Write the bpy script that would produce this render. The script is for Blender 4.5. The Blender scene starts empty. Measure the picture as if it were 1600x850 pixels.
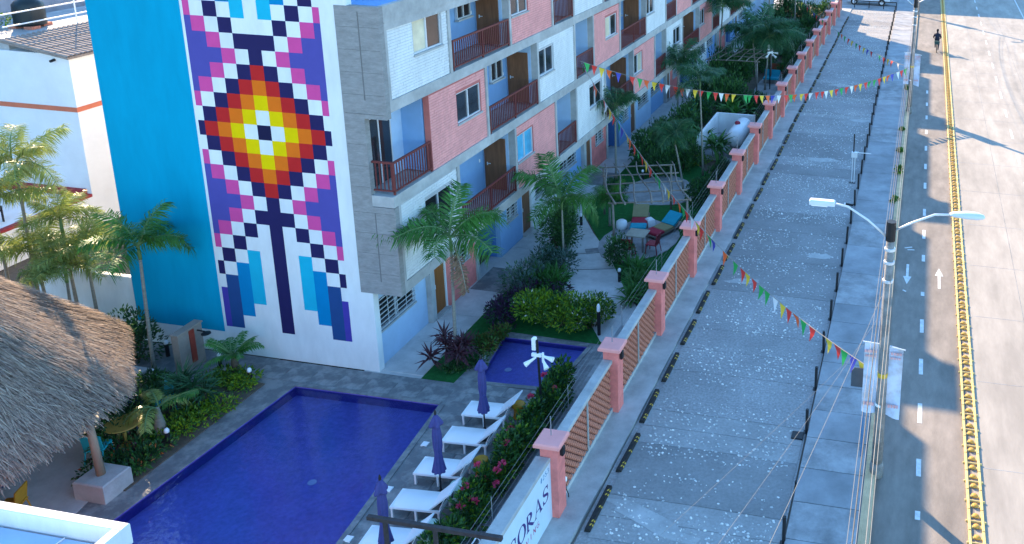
import bpy, bmesh, math, random
import numpy as np
from mathutils import Vector, Matrix
from mathutils.geometry import tessellate_polygon

S = bpy.context.scene
COL = S.collection
rad = math.radians

# ------------------------------------------------------------------ camera
cam = bpy.data.objects.new('camera', bpy.data.cameras.new('camera'))
COL.objects.link(cam)
cam.data.sensor_width = 36.0
cam.data.lens = 1391.34 / 1600 * 36.0
cam.data.shift_x = (800 - 1200.365) / 1600
cam.data.shift_y = (118.26 - 425) / 1600
cam.data.clip_start = 0.2
cam.data.clip_end = 4000
CAM_H = 16.0


def camera_matrix(pitch, roll, yaw):
    cy, sy, cp, sp, cr, sr = (math.cos(yaw), math.sin(yaw), math.cos(pitch), math.sin(pitch), math.cos(roll), math.sin(roll))
    fwd = Vector((sy * cp, cy * cp, -sp))
    right = Vector((cy, -sy, 0))
    down = fwd.cross(right)
    r2 = right * cr - down * sr
    d2 = right * sr + down * cr
    m = Matrix(((r2.x, -d2.x, -fwd.x), (r2.y, -d2.y, -fwd.y), (r2.z, -d2.z, -fwd.z))).to_4x4()
    m.translation = Vector((0, 0, CAM_H))
    return m


cam.matrix_world = camera_matrix(0.25164163938751277, 0.026291098672429365, -0.17070973292535688)
S.camera = cam

# ------------------------------------------------------------------ world, sun, exposure
SUN_EL, SUN_AZ = rad(27.5), rad(-45.5)          # the sun stands behind the building, to the left (-x, +y)
S.world = bpy.data.worlds.new('World')
S.world.use_nodes = True
wn = S.world.node_tree
sky = wn.nodes.new('ShaderNodeTexSky')
sky.sky_type = 'NISHITA'
sky.sun_disc = False
sky.sun_elevation = SUN_EL
sky.sun_rotation = SUN_AZ
sky.air_density = 1.0
sky.dust_density = 0.1
sky.ozone_density = 6.0
tint = wn.nodes.new('ShaderNodeMix')             # one even colour balance over the whole sky
tint.data_type, tint.blend_type = 'RGBA', 'MULTIPLY'
tint.inputs[0].default_value = 1.0
tint.inputs[7].default_value = (0.88, 1.0, 0.94, 1)
wn.links.new(sky.outputs[0], tint.inputs[6])
wn.links.new(tint.outputs[2], wn.nodes['Background'].inputs[0])
wn.nodes['Background'].inputs[1].default_value = 0.14
sun = bpy.data.objects.new('sun', bpy.data.lights.new('sun', 'SUN'))
COL.objects.link(sun)
sun.data.energy = 3.1
sun.data.angle = rad(0.5)
sun.data.color = (1.0, 0.75, 0.48)
sdir = Vector((math.sin(SUN_AZ) * math.cos(SUN_EL), math.cos(SUN_AZ) * math.cos(SUN_EL), math.sin(SUN_EL)))
sun.rotation_euler = sdir.to_track_quat('Z', 'Y').to_euler()
sun.location = sdir * 60
S.view_settings.view_transform = 'Standard'
S.view_settings.look = 'None'
S.view_settings.exposure = 2.25
S.view_settings.gamma = 1.0
S.cycles.max_bounces = 6
S.cycles.diffuse_bounces = 3
S.cycles.glossy_bounces = 3
S.cycles.transparent_max_bounces = 8
S.cycles.use_denoising = True

# ------------------------------------------------------------------ materials
MATS = {}


def mat(name, col, rough=0.7, var=0.12, scale=3.0, bump=0.0, bscale=25.0, spec=0.3, metallic=0.0, stain=0.0, stain_scale=0.6,
        stretch=None, col2=None, mix_at=(0.45, 0.6)):
    if name in MATS:
        return MATS[name]
    m = bpy.data.materials.new(name)
    m.use_nodes = True
    t = m.node_tree
    b = t.nodes['Principled BSDF']
    b.inputs['Roughness'].default_value = rough
    b.inputs['Specular IOR Level'].default_value = spec
    b.inputs['Metallic'].default_value = metallic
    tc = t.nodes.new('ShaderNodeTexCoord')
    src = tc.outputs['Object']
    if stretch:
        mp = t.nodes.new('ShaderNodeMapping')
        mp.inputs['Scale'].default_value = stretch
        t.links.new(src, mp.inputs[0])
        src = mp.outputs[0]
    n = t.nodes.new('ShaderNodeTexNoise')
    n.inputs['Scale'].default_value = scale
    n.inputs['Detail'].default_value = 8
    n.inputs['Roughness'].default_value = 0.65
    t.links.new(src, n.inputs['Vector'])
    r = t.nodes.new('ShaderNodeValToRGB')
    c2 = col2 or col
    r.color_ramp.elements[0].position = 0.3 if not col2 else mix_at[0]
    r.color_ramp.elements[1].position = 0.7 if not col2 else mix_at[1]
    r.color_ramp.elements[0].color = tuple(max(0, c * (1 - var)) for c in col) + (1,)
    r.color_ramp.elements[1].color = tuple(min(1, c * (1 + var)) for c in c2) + (1,)
    t.links.new(n.outputs['Fac'], r.inputs[0])
    out = r.outputs[0]
    if stain:
        n2 = t.nodes.new('ShaderNodeTexNoise')
        n2.inputs['Scale'].default_value = stain_scale
        n2.inputs['Detail'].default_value = 6
        n2.inputs['Roughness'].default_value = 0.7
        t.links.new(src, n2.inputs['Vector'])
        r2 = t.nodes.new('ShaderNodeValToRGB')
        r2.color_ramp.elements[0].position = 0.38
        r2.color_ramp.elements[1].position = 0.62
        r2.color_ramp.elements[0].color = (1 - stain,) * 3 + (1,)
        r2.color_ramp.elements[1].color = (1, 1, 1, 1)
        t.links.new(n2.outputs['Fac'], r2.inputs[0])
        mx = t.nodes.new('ShaderNodeMix')
        mx.data_type = 'RGBA'
        mx.blend_type = 'MULTIPLY'
        mx.inputs[0].default_value = 1
        t.links.new(out, mx.inputs[6])
        t.links.new(r2.outputs[0], mx.inputs[7])
        out = mx.outputs[2]
    t.links.new(out, b.inputs['Base Color'])
    if bump:
        n3 = t.nodes.new('ShaderNodeTexNoise')
        n3.inputs['Scale'].default_value = bscale
        n3.inputs['Detail'].default_value = 5
        t.links.new(src, n3.inputs['Vector'])
        bp = t.nodes.new('ShaderNodeBump')
        bp.inputs['Strength'].default_value = bump
        bp.inputs['Distance'].default_value = 0.02
        t.links.new(n3.outputs['Fac'], bp.inputs['Height'])
        t.links.new(bp.outputs[0], b.inputs['Normal'])
    MATS[name] = m
    return m


def leaf_mat(name, col, col2, rough=0.5, trans=0.25):
    if name in MATS:
        return MATS[name]
    m = mat(name, col, rough, 0.2, 1.7, spec=0.4, col2=col2, mix_at=(0.35, 0.65))
    t = m.node_tree
    b = t.nodes['Principled BSDF']
    o = t.nodes['Material Output']
    src = b.inputs['Base Color'].links[0].from_socket
    tr = t.nodes.new('ShaderNodeBsdfTranslucent')
    t.links.new(src, tr.inputs[0])
    ms = t.nodes.new('ShaderNodeMixShader')
    ms.inputs[0].default_value = trans
    t.links.new(b.outputs[0], ms.inputs[1])
    t.links.new(tr.outputs[0], ms.inputs[2])
    t.links.new(ms.outputs[0], o.inputs[0])
    return m


def glass_mat(name, col, rough=0.06):
    m = mat(name, col, rough, 0.35, 0.9, spec=0.8)
    return m


def water_mat():
    m = bpy.data.materials.new('pool_water')
    m.use_nodes = True
    t = m.node_tree
    t.nodes.remove(t.nodes['Principled BSDF'])
    o = t.nodes['Material Output']
    tr = t.nodes.new('ShaderNodeBsdfTransparent')
    tr.inputs[0].default_value = (0.78, 0.85, 0.98, 1)
    gl = t.nodes.new('ShaderNodeBsdfGlossy')
    gl.inputs['Roughness'].default_value = 0.03
    fr = t.nodes.new('ShaderNodeFresnel')
    fr.inputs[0].default_value = 1.33
    ms = t.nodes.new('ShaderNodeMixShader')
    n = t.nodes.new('ShaderNodeTexNoise')
    n.inputs['Scale'].default_value = 5.5
    n.inputs['Detail'].default_value = 4
    tc = t.nodes.new('ShaderNodeTexCoord')
    t.links.new(tc.outputs['Object'], n.inputs['Vector'])
    bp = t.nodes.new('ShaderNodeBump')
    bp.inputs['Strength'].default_value = 0.2
    bp.inputs['Distance'].default_value = 0.05
    t.links.new(n.outputs['Fac'], bp.inputs['Height'])
    t.links.new(bp.outputs[0], gl.inputs['Normal'])
    t.links.new(bp.outputs[0], fr.inputs['Normal'])
    t.links.new(fr.outputs[0], ms.inputs[0])
    t.links.new(tr.outputs[0], ms.inputs[1])
    t.links.new(gl.outputs[0], ms.inputs[2])
    t.links.new(ms.outputs[0], o.inputs[0])
    MATS['pool_water'] = m
    return m


PINK_MORTAR = mat('pink_mortar', (0.5, 0.15, 0.13), 0.8, 0.1, 5)
WHITE_MORTAR = mat('grey_mortar', (0.46, 0.46, 0.46), 0.8, 0.1, 5)
CONC = mat('concrete', (0.36, 0.36, 0.36), 0.8, 0.2, 2.5, 0.35, 14, stain=0.35, stain_scale=0.9)
CONC_BOARD = mat('board_marked_concrete', (0.30, 0.29, 0.28), 0.85, 0.12, 7.0, 0.35, 20, stain=0.2, stain_scale=2.2, stretch=(1, 1, 3))
CONC_PALE = mat('pale_concrete', (0.46, 0.45, 0.43), 0.8, 0.14, 2.0, 0.3, 18, stain=0.25, stain_scale=0.7)
CEM = mat('smooth_cement', (0.58, 0.57, 0.55), 0.7, 0.1, 1.5, 0.2, 14, stain=0.25, stain_scale=0.8)
CONC_DECK = mat('stone_deck', (0.21, 0.215, 0.22), 0.62, 0.15, 2.2, 0.3, 14, stain=0.18, stain_scale=0.6, col2=(0.26, 0.26, 0.25))
PARK = mat('parking_concrete', (0.31, 0.3, 0.29), 0.8, 0.16, 14.0, 0.25, 60, stain=0.22, stain_scale=0.35, col2=(0.35, 0.34, 0.33), mix_at=(0.35, 0.65))
PEBBLE = mat('white_pebble', (0.72, 0.69, 0.64), 0.6, 0.25, 1.5)
PEBBLE2 = mat('grey_pebble', (0.46, 0.46, 0.45), 0.6, 0.25, 1.5)
SIDEW = mat('sidewalk_concrete', (0.33, 0.34, 0.35), 0.75, 0.16, 1.1, 0.3, 22, stain=0.3, stain_scale=0.4)
ASPH = mat('asphalt', (0.27, 0.235, 0.2), 0.85, 0.2, 2.2, 0.4, 50, stain=0.3, stain_scale=0.35, stretch=(1, 0.35, 1))
ROADC = mat('road_concrete', (0.37, 0.335, 0.29), 0.85, 0.13, 1.2, 0.25, 40, stain=0.22, stain_scale=0.3, stretch=(1, 0.22, 1))
SOIL = mat('soil', (0.12, 0.095, 0.07), 0.95, 0.3, 4, 0.6, 20)
GROUND = mat('dry_ground', (0.25, 0.22, 0.18), 0.95, 0.2, 0.3, 0.3, 3)
TURF = mat('turf', (0.02, 0.12, 0.03), 0.9, 0.3, 6, 0.8, 90, spec=0.1)
WHITE = mat('white_paint', (0.78, 0.78, 0.76), 0.7, 0.04, 2.0, 0.1, 30, stain=0.12, stain_scale=0.9, stretch=(1, 1, 0.35), spec=0.15)
WHITE_PL = mat('white_plastic', (0.82, 0.82, 0.82), 0.4, 0.02, 2)
WHITE_BRICK = mat('white_painted_brick', (0.74, 0.74, 0.72), 0.75, 0.07, 9, 0.25, 40, stain=0.14, stain_scale=1.4, stretch=(1, 1, 0.4))
PINK_BRICK = mat('pink_painted_brick', (0.84, 0.35, 0.315), 0.75, 0.09, 5, 0.2, 40, stain=0.12, stain_scale=1.2)
PINK = mat('pink_paint', (0.84, 0.235, 0.2), 0.7, 0.07, 2.5, 0.15, 25, stain=0.22, stain_scale=2.6, spec=0.15)
PINK_CAP = mat('pink_cap_paint', (0.9, 0.34, 0.30), 0.6, 0.06, 2.5, 0.1, 25, stain=0.08)
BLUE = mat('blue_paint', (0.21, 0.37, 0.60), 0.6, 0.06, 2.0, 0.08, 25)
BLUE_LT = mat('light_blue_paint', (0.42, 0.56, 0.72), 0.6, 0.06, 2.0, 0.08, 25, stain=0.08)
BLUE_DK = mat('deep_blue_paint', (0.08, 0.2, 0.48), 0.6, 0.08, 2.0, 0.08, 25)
CYAN = mat('cyan_paint', (0.0, 0.32, 0.50), 0.75, 0.05, 1.5, 0.1, 20, spec=0.06, stain=0.1, stain_scale=1.2, stretch=(1, 1, 0.25))
ROOFB = mat('blue_roof_coating', (0.1, 0.3, 0.62), 0.6, 0.15, 1.5, 0.15, 12, stain=0.2)
RAIL = mat('oxide_red_railing', (0.16, 0.035, 0.032), 0.5, 0.12, 6)
DOOR = mat('brown_wood_door', (0.2, 0.085, 0.04), 0.5, 0.3, 2.5, 0.15, 20, stretch=(3, 3, 0.4))
DOOR_OR = mat('orange_wood_door', (0.27, 0.09, 0.022), 0.5, 0.25, 2.5, 0.15, 20, stretch=(3, 3, 0.4))
GLASS = glass_mat('dark_glass', (0.02, 0.022, 0.026))
GLASS_CY = glass_mat('blue_tint_glass', (0.10, 0.42, 0.62), 0.2)  # blue put straight into the pane colour
GLASS_CREAM = glass_mat('cream_blind_glass', (0.62, 0.55, 0.38), 0.3)
GLASS_BROWN = glass_mat('brown_interior_glass', (0.09, 0.045, 0.03), 0.2)
ALU = mat('aluminium', (0.66, 0.68, 0.7), 0.4, 0.05, 5, metallic=0.3)
BLACK = mat('black_metal', (0.016, 0.016, 0.018), 0.5, 0.2, 8)
RUBBER = mat('black_rubber', (0.022, 0.022, 0.022), 0.8, 0.25, 9, 0.3, 40)
YELLOW_M = mat('yellow_reflector', (0.6, 0.38, 0.04), 0.5, 0.1, 8)
YELLOW_D = mat('yellow_plastic', (0.74, 0.54, 0.2), 0.6, 0.12, 4, stain=0.2, stain_scale=2)
OCHRE_D = mat('ochre_dome', (0.5, 0.27, 0.05), 0.55, 0.15, 6)
TERRA = mat('terracotta_brick', (0.56, 0.2, 0.125), 0.85, 0.22, 9, 0.4, 50)
GAP_DARK = mat('lattice_gap_dark', (0.07, 0.035, 0.03), 0.9, 0.2, 8)
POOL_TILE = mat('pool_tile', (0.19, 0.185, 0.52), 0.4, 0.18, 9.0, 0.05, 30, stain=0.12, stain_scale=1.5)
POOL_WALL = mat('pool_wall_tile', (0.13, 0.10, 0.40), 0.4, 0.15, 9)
UMB = mat('indigo_canvas', (0.06, 0.06, 0.2), 0.85, 0.12, 8, 0.3, 30)
STRAW = [mat('straw_a', (0.30, 0.225, 0.175), 0.95, 0.3, 9), mat('straw_b', (0.20, 0.15, 0.125), 0.95, 0.3, 9), mat('straw_c', (0.44, 0.35, 0.27), 0.95, 0.25, 9)]
BARK = mat('palm_bark', (0.24, 0.22, 0.18), 0.9, 0.25, 4, 0.6, 18, stretch=(1, 1, 5))
BARK_D = mat('dark_bark', (0.1, 0.075, 0.05), 0.9, 0.3, 6, 0.6, 25)
SHAFT = mat('palm_crownshaft', (0.12, 0.2, 0.07), 0.55, 0.2, 4, stretch=(1, 1, 0.4))
BRANCH = mat('weathered_branch', (0.2, 0.17, 0.145), 0.9, 0.3, 5, 0.5, 30)
POST_W = mat('wood_post', (0.3, 0.22, 0.15), 0.85, 0.25, 4, 0.5, 15, stretch=(1, 1, 0.3))
PALM_G = leaf_mat('palm_leaf', (0.03, 0.13, 0.02), (0.06, 0.2, 0.03))
PALM_D = leaf_mat('palm_leaf_dark', (0.02, 0.085, 0.035), (0.035, 0.125, 0.045))
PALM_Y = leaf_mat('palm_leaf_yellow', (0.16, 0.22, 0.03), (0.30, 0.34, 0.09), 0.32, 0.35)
PALM_DRY = leaf_mat('palm_leaf_dry', (0.14, 0.07, 0.04), (0.2, 0.12, 0.07))
LEAF_LIME = leaf_mat('lime_leaf', (0.10, 0.22, 0.012), (0.22, 0.33, 0.015))
LEAF_G = leaf_mat('green_leaf', (0.035, 0.12, 0.025), (0.07, 0.19, 0.035))
LEAF_DK = leaf_mat('dark_green_leaf', (0.018, 0.07, 0.025), (0.04, 0.115, 0.038))
LEAF_PUR = leaf_mat('purple_leaf', (0.035, 0.012, 0.045), (0.06, 0.022, 0.06))
LEAF_RED = leaf_mat('burgundy_leaf', (0.055, 0.012, 0.02), (0.085, 0.025, 0.035))
LEAF_SIL = leaf_mat('silver_leaf', (0.07, 0.14, 0.11), (0.15, 0.22, 0.2))
LEAF_OLV = leaf_mat('olive_leaf', (0.06, 0.09, 0.012), (0.12, 0.12, 0.02))
FLOWER = leaf_mat('pink_flower', (0.55, 0.03, 0.09), (0.7, 0.07, 0.16))
FLOWER_W = leaf_mat('white_flower', (0.6, 0.58, 0.5), (0.75, 0.72, 0.65))
FLOWER_O = leaf_mat('orange_flower', (0.5, 0.12, 0.04), (0.6, 0.2, 0.05))
WATER = water_mat()
COLM = {}
for nm, c in dict(D=(0.022, 0.018, 0.085), K=(0.014, 0.013, 0.05), W=(0.78, 0.78, 0.77), P=(0.66, 0.075, 0.28), B=(0.085, 0.078, 0.32), R=(0.52, 0.02, 0.02),
                  O=(0.8, 0.16, 0.01), Y=(0.8, 0.56, 0.0), C=(0.01, 0.42, 0.58), T=(0.0, 0.22, 0.46), N=(0.02, 0.07, 0.21), V=(0.07, 0.05, 0.32)).items():
    COLM[nm] = mat('mural_paint_' + nm.lower(), c, 0.75, 0.05, 3, 0.08, 25, spec=0.1)


# ------------------------------------------------------------------ mesh builder
class MB:
    def __init__(s):
        s.v, s.f, s.m = [], [], []

    def add(s, vs, fs, m=0):
        o = len(s.v)
        s.v += [tuple(p) for p in vs]
        s.f += [tuple(i + o for i in f) for f in fs]
        s.m += [m] * len(fs)
        return s

    def box(s, x0, y0, z0, x1, y1, z1, m=0):
        vs = [(x0, y0, z0), (x1, y0, z0), (x1, y1, z0), (x0, y1, z0), (x0, y0, z1), (x1, y0, z1), (x1, y1, z1), (x0, y1, z1)]
        return s.add(vs, [(0, 3, 2, 1), (4, 5, 6, 7), (0, 1, 5, 4), (1, 2, 6, 5), (2, 3, 7, 6), (3, 0, 4, 7)], m)

    def bbox(s, x0, y0, z0, x1, y1, z1, b=0.01, m=0):
        """box with its top edges chamfered"""
        vs = [(x0, y0, z0), (x1, y0, z0), (x1, y1, z0), (x0, y1, z0), (x0, y0, z1 - b), (x1, y0, z1 - b), (x1, y1, z1 - b), (x0, y1, z1 - b),
              (x0 + b, y0 + b, z1), (x1 - b, y0 + b, z1), (x1 - b, y1 - b, z1), (x0 + b, y1 - b, z1)]
        fs = [(0, 3, 2, 1), (0, 1, 5, 4), (1, 2, 6, 5), (2, 3, 7, 6), (3, 0, 4, 7), (4, 5, 9, 8), (5, 6, 10, 9), (6, 7, 11, 10), (7, 4, 8, 11), (8, 9, 10, 11)]
        return s.add(vs, fs, m)

    def obox(s, mtx, sx, sy, sz, m=0):
        vs = [mtx @ Vector((x * sx / 2, y * sy / 2, z * sz / 2)) for z in (-1, 1) for x, y in ((-1, -1), (1, -1), (1, 1), (-1, 1))]
        return s.add(vs, [(0, 3, 2, 1), (4, 5, 6, 7), (0, 1, 5, 4), (1, 2, 6, 5), (2, 3, 7, 6), (3, 0, 4, 7)], m)

    def bar(s, a, b, w, h=None, m=0):
        a, b = Vector(a), Vector(b)
        d = b - a
        q = d.to_track_quat('Y', 'Z').to_matrix().to_4x4()
        q.translation = (a + b) / 2
        return s.obox(q, w, d.length, h or w, m)

    def tube(s, pts, r, n=8, m=0, cap=True):
        pts = [Vector(p) for p in pts]
        k = len(pts)
        rs = r if isinstance(r, (list, tuple)) else [r] * k
        vs = []
        up = Vector((0, 0, 1))
        for i, p in enumerate(pts):
            d = (pts[min(i + 1, k - 1)] - pts[max(i - 1, 0)]).normalized()
            ref = up if abs(d.z) < 0.9 else Vector((1, 0, 0))
            a = d.cross(ref).normalized()
            b = a.cross(d)
            for j in range(n):
                t = 2 * math.pi * j / n
                vs.append(p + (a * math.cos(t) + b * math.sin(t)) * rs[i])
        fs = [(i * n + j, i * n + (j + 1) % n, (i + 1) * n + (j + 1) % n, (i + 1) * n + j) for i in range(k - 1) for j in range(n)]
        if cap:
            fs += [tuple(range(n - 1, -1, -1)), tuple((k - 1) * n + j for j in range(n))]
        return s.add(vs, fs, m)

    def lathe(s, prof, c=(0, 0, 0), n=16, m=0, wob=None):
        vs = []
        for i, (r, z) in enumerate(prof):
            for j in range(n):
                t = 2 * math.pi * j / n
                rr = r * (wob(t, z) if wob else 1)
                vs.append((c[0] + rr * math.cos(t), c[1] + rr * math.sin(t), c[2] + z))
        k = len(prof)
        fs = [(i * n + j, i * n + (j + 1) % n, (i + 1) * n + (j + 1) % n, (i + 1) * n + j) for i in range(k - 1) for j in range(n)]
        fs += [tuple(range(n - 1, -1, -1)), tuple((k - 1) * n + j for j in range(n))]
        return s.add(vs, fs, m)

    def poly(s, loops, z, m=0):
        """flat polygon with holes"""
        L = [[Vector((p[0], p[1], 0)) for p in l] for l in loops]
        tr = tessellate_polygon(L)
        vs = [(p.x, p.y, z) for l in L for p in l]
        fs = []
        for a, b, c in tr:
            A, B, Cc = vs[a], vs[b], vs[c]
            cr = (B[0] - A[0]) * (Cc[1] - A[1]) - (B[1] - A[1]) * (Cc[0] - A[0])
            fs.append((a, b, c) if cr > 0 else (a, c, b))
        return s.add(vs, fs, m)

    def prism(s, poly, z0, z1, m=0, m_side=None):
        n = len(poly)
        ar = sum(poly[i][0] * poly[(i + 1) % n][1] - poly[(i + 1) % n][0] * poly[i][1] for i in range(n))
        if ar < 0:
            poly = poly[::-1]
        vs = [(p[0], p[1], z0) for p in poly] + [(p[0], p[1], z1) for p in poly]
        s.add(vs, [tuple(range(n, 2 * n)), tuple(range(n - 1, -1, -1))], m)
        s.add(vs, [(i, (i + 1) % n, n + (i + 1) % n, n + i) for i in range(n)], m if m_side is None else m_side)
        return s

    def quad(s, a, b, c, d, m=0):
        return s.add([a, b, c, d], [(0, 1, 2, 3)], m)

    def leaf(s, p, d, side, ln, w, bend=0.15, m=0):
        """pointed leaf of four triangles, folded along its midrib"""
        p, d, side = Vector(p), Vector(d).normalized(), Vector(side)
        side = (side - d * side.dot(d))
        side = side.normalized() if side.length > 1e-4 else Vector((1, 0, 0))
        nrm = d.cross(side)
        mid = p + d * ln * 0.45
        tip = p + d * ln - nrm * bend * ln
        return s.add([p, mid + side * w / 2 - nrm * 0.02, mid + nrm * 0.15 * w, mid - side * w / 2 - nrm * 0.02, tip],
                     [(0, 1, 2), (0, 2, 3), (2, 1, 4), (3, 2, 4)], m)

    def mesh(s, name, mats, smooth=False):
        me = bpy.data.meshes.new(name)
        me.from_pydata(s.v, [], s.f)
        for mt in (mats if isinstance(mats, (list, tuple)) else [mats]):
            me.materials.append(mt)
        if len(me.materials) > 1:
            me.polygons.foreach_set('material_index', s.m)
        if smooth:
            me.polygons.foreach_set('use_smooth', [True] * len(me.polygons))
        me.update()
        return me


def tag(o, label=None, cat=None, group=None, kind=None):
    if label:
        o['label'] = label
    if cat:
        o['category'] = cat
    if group:
        o['group'] = group
    if kind:
        o['kind'] = kind
    return o


def place(name, me, parent=None, **k):
    o = bpy.data.objects.new(name, me)
    COL.objects.link(o)
    if parent is not None:
        o.parent = parent
        if parent.type == 'EMPTY' and not parent.get('local'):
            o.matrix_parent_inverse = Matrix.Translation(-parent.location)
    return tag(o, **k)


def put(name, mb, mats, parent=None, smooth=False, **k):
    return place(name, mb.mesh(name, mats, smooth), parent, **k)


def thing(name, label, cat, loc=(0, 0, 0), group=None, rz=0.0, local=False):
    """an Empty at the thing's base; local=True: its parts are given in its own coordinates"""
    o = bpy.data.objects.new(name, None)
    COL.objects.link(o)
    o.location = loc
    o.rotation_euler = (0, 0, rz)
    o.empty_display_size = 0.3
    if local:
        o['local'] = 1
    return tag(o, label, cat, group)


def dup(root, loc=None, rz=None, label=None, sc=None):
    def cp(o, par):
        c = o.copy()
        COL.objects.link(c)
        if par is not None:
            c.parent = par
        for ch in list(o.children):
            cp(ch, c)
        return c
    r = cp(root, None)
    if loc is not None:
        r.location = loc
    if rz is not None:
        r.rotation_euler = (0, 0, rz)
    if sc is not None:
        r.scale = sc if isinstance(sc, tuple) else (sc,) * 3
    if label:
        r['label'] = label
    return r


ORD = ['first', 'second', 'third', 'fourth', 'fifth', 'sixth', 'seventh', 'eighth', 'ninth', 'tenth', 'eleventh', 'twelfth', 'thirteenth', 'fourteenth',
       'fifteenth', 'sixteenth', 'seventeenth', 'eighteenth', 'nineteenth']
TENS = {20: 'twent', 30: 'thirt', 40: 'fort', 50: 'fift', 60: 'sixt'}


def ordinal(i):
    i += 1
    if i < 20:
        return ORD[i - 1]
    t = TENS[i // 10 * 10]
    return t + 'ieth' if i % 10 == 0 else t + 'y-' + ORD[i % 10 - 1]


# ================================================================== GROUND
POOL_A = [(-18.42, 12.6), (-12.34, 12.6), (-13.05, 20.77), (-17.68, 20.7)]
POOL_B = [(-12.53, 22.09), (-10.23, 22.22), (-10.0, 24.62), (-12.9, 24.6)]
FRAME = [(-19.2, 11.0), (-9.0, 11.0), (-9.0, 26.0), (-19.2, 26.0)]
BIG = 1500
put('ground', MB().poly([[(-BIG, -BIG), (BIG, -BIG), (BIG, BIG), (-BIG, BIG)], FRAME], -0.06), GROUND, kind='structure')
put('soil', MB().poly([[(-40, 5), (-8.3, 5), (-8.3, 96), (-40, 96)], FRAME], -0.03), SOIL, kind='structure')

# pool deck: base with the two basins cut out
deck = put('pool_deck', MB().poly([[(-40, 5), (-9.55, 5), (-9.55, 24.85), (-13.05, 24.95), (-13.2, 21.86), (-15.68, 21.86), (-40, 21.86)], POOL_A, POOL_B], 0.0), CONC_DECK,
           kind='structure')
rng = random.Random(3)


def inside(p, poly):
    x, y = p
    r = False
    for i in range(len(poly)):
        (x0, y0), (x1, y1) = poly[i], poly[i - 1]
        if (y0 > y) != (y1 > y) and x < (x1 - x0) * (y - y0) / (y1 - y0) + x0:
            r = not r
    return r


BED = [(-18.75, 15.9), (-18.62, 20.6), (-19.6, 20.72), (-21.0, 20.0), (-21.3, 18.6), (-20.3, 16.9), (-19.7, 15.9)]
slabs = []
for k in range(4):
    w, h = [(0.72, 0.52), (0.72, 0.52), (0.9, 0.62), (0.9, 0.62)][k]
    mb = MB()
    j = 0.015
    mb.bbox(-w / 2 + j, -h / 2 + j, 0, w / 2 - j, h / 2 - j, 0.012 + 0.004 * (k % 2), 0.01)
    slabs.append((w, h, mb.mesh('deck_slab', CONC_DECK)))


def slab_field(x0, x1, y0, y1, ok, which):
    w, h, _ = slabs[which]
    r = 0
    y = y0 + h / 2
    while y < y1:
        x = x0 + w / 2 + (r % 2) * w / 2
        while x < x1:
            cs = [(x + sx * w / 2, y + sy * h / 2) for sx in (-1, 1) for sy in (-1, 1)]
            if all(ok(c) for c in cs):
                o = place('deck_slab', slabs[which + rng.randrange(2)][2], deck)
                o.location = (x, y, 0.001)
                o.rotation_euler = (rad(rng.uniform(-.15, .15)), rad(rng.uniform(-.15, .15)), 0)
            x += w
        y += h
        r += 1


def deck_ok(c):
    x, y = c
    if inside(c, POOL_A) or inside(c, POOL_B) or inside(c, BED):
        return False
    ax = -12.34 + (y - 12.6) * (-0.71 / 8.17)
    if y < 20.77 and x < ax + 0.3 and x > -18.5:
        return False
    if y > 20.9 and x > -18 and y > 21.8 and x < -13.15:
        return False
    return y < 24.8 and (y < 21.8 or x > -13.1 + (y - 21.86) * 0.18)


slab_field(-12.9, -9.7, 14.2, 22.0, deck_ok, 0)
slab_field(-22.0, -12.9, 20.9, 21.85, deck_ok, 2)

PGREY = mat('drain_plastic', (0.42, 0.5, 0.62), .5, .05, 5)
# pool copings, basins, water
for nm, Q, lab, depth in (('swimming_pool', POOL_A, 'large blue swimming pool beside the row of white loungers', 0.3),
                          ('wading_pool', POOL_B, 'small square blue pool in front of the lime green hedge', 0.17)):
    t = thing(nm, lab, 'pool', (sum(p[0] for p in Q) / 4, sum(p[1] for p in Q) / 4, 0))
    mb = MB()
    for i in range(4):
        a, b = Q[i], Q[(i + 1) % 4]
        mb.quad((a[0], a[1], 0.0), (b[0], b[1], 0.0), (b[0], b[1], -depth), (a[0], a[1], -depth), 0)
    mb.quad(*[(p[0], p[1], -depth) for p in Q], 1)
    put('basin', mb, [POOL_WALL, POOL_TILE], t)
    put('water', MB().quad(*[(p[0], p[1], -0.03) for p in Q]), WATER, t)
    cx, cy = sum(p[0] for p in Q) / 4, sum(p[1] for p in Q) / 4
    mb = MB()
    for i in range(4):
        a, b = Vector(Q[i]), Vector(Q[(i + 1) % 4])
        n = Vector(((b - a).y, -(b - a).x)).normalized() * 0.16
        mb.prism([tuple(a), tuple(b), tuple(b + n), tuple(a + n)], 0.002, 0.03 if nm == 'swimming_pool' else 0.028)
    put('pool_edging', mb, CONC_DECK, t)
    dr = MB().lathe([(0.0, 0), (0.11, 0), (0.11, 0.01), (0.0, 0.012)], ((-14.75, 17.45, -depth) if nm == 'swimming_pool' else (-12.05, 23.1, -depth)), 14)
    put('drain_cover', dr, PGREY, t)

# small white square lights let into the deck
for i, (x, y) in enumerate([(-12.5, 19.08), (-12.45, 17.3), (-12.4, 15.6), (-13.0, 23.35)]):
    tag(put('deck_light', MB().bbox(x - .09, y - .09, 0.0, x + .09, y + .09, 0.035, 0.01), WHITE_PL),
        'white square deck light, %s' % ['beside the pool corner nearest the top lounger', 'beside the middle of the pool edge', 'beside the pool near the lowest lounger',
                                         'beside the small pool near the burgundy plant'][i], 'light', 'square deck lights')

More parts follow.
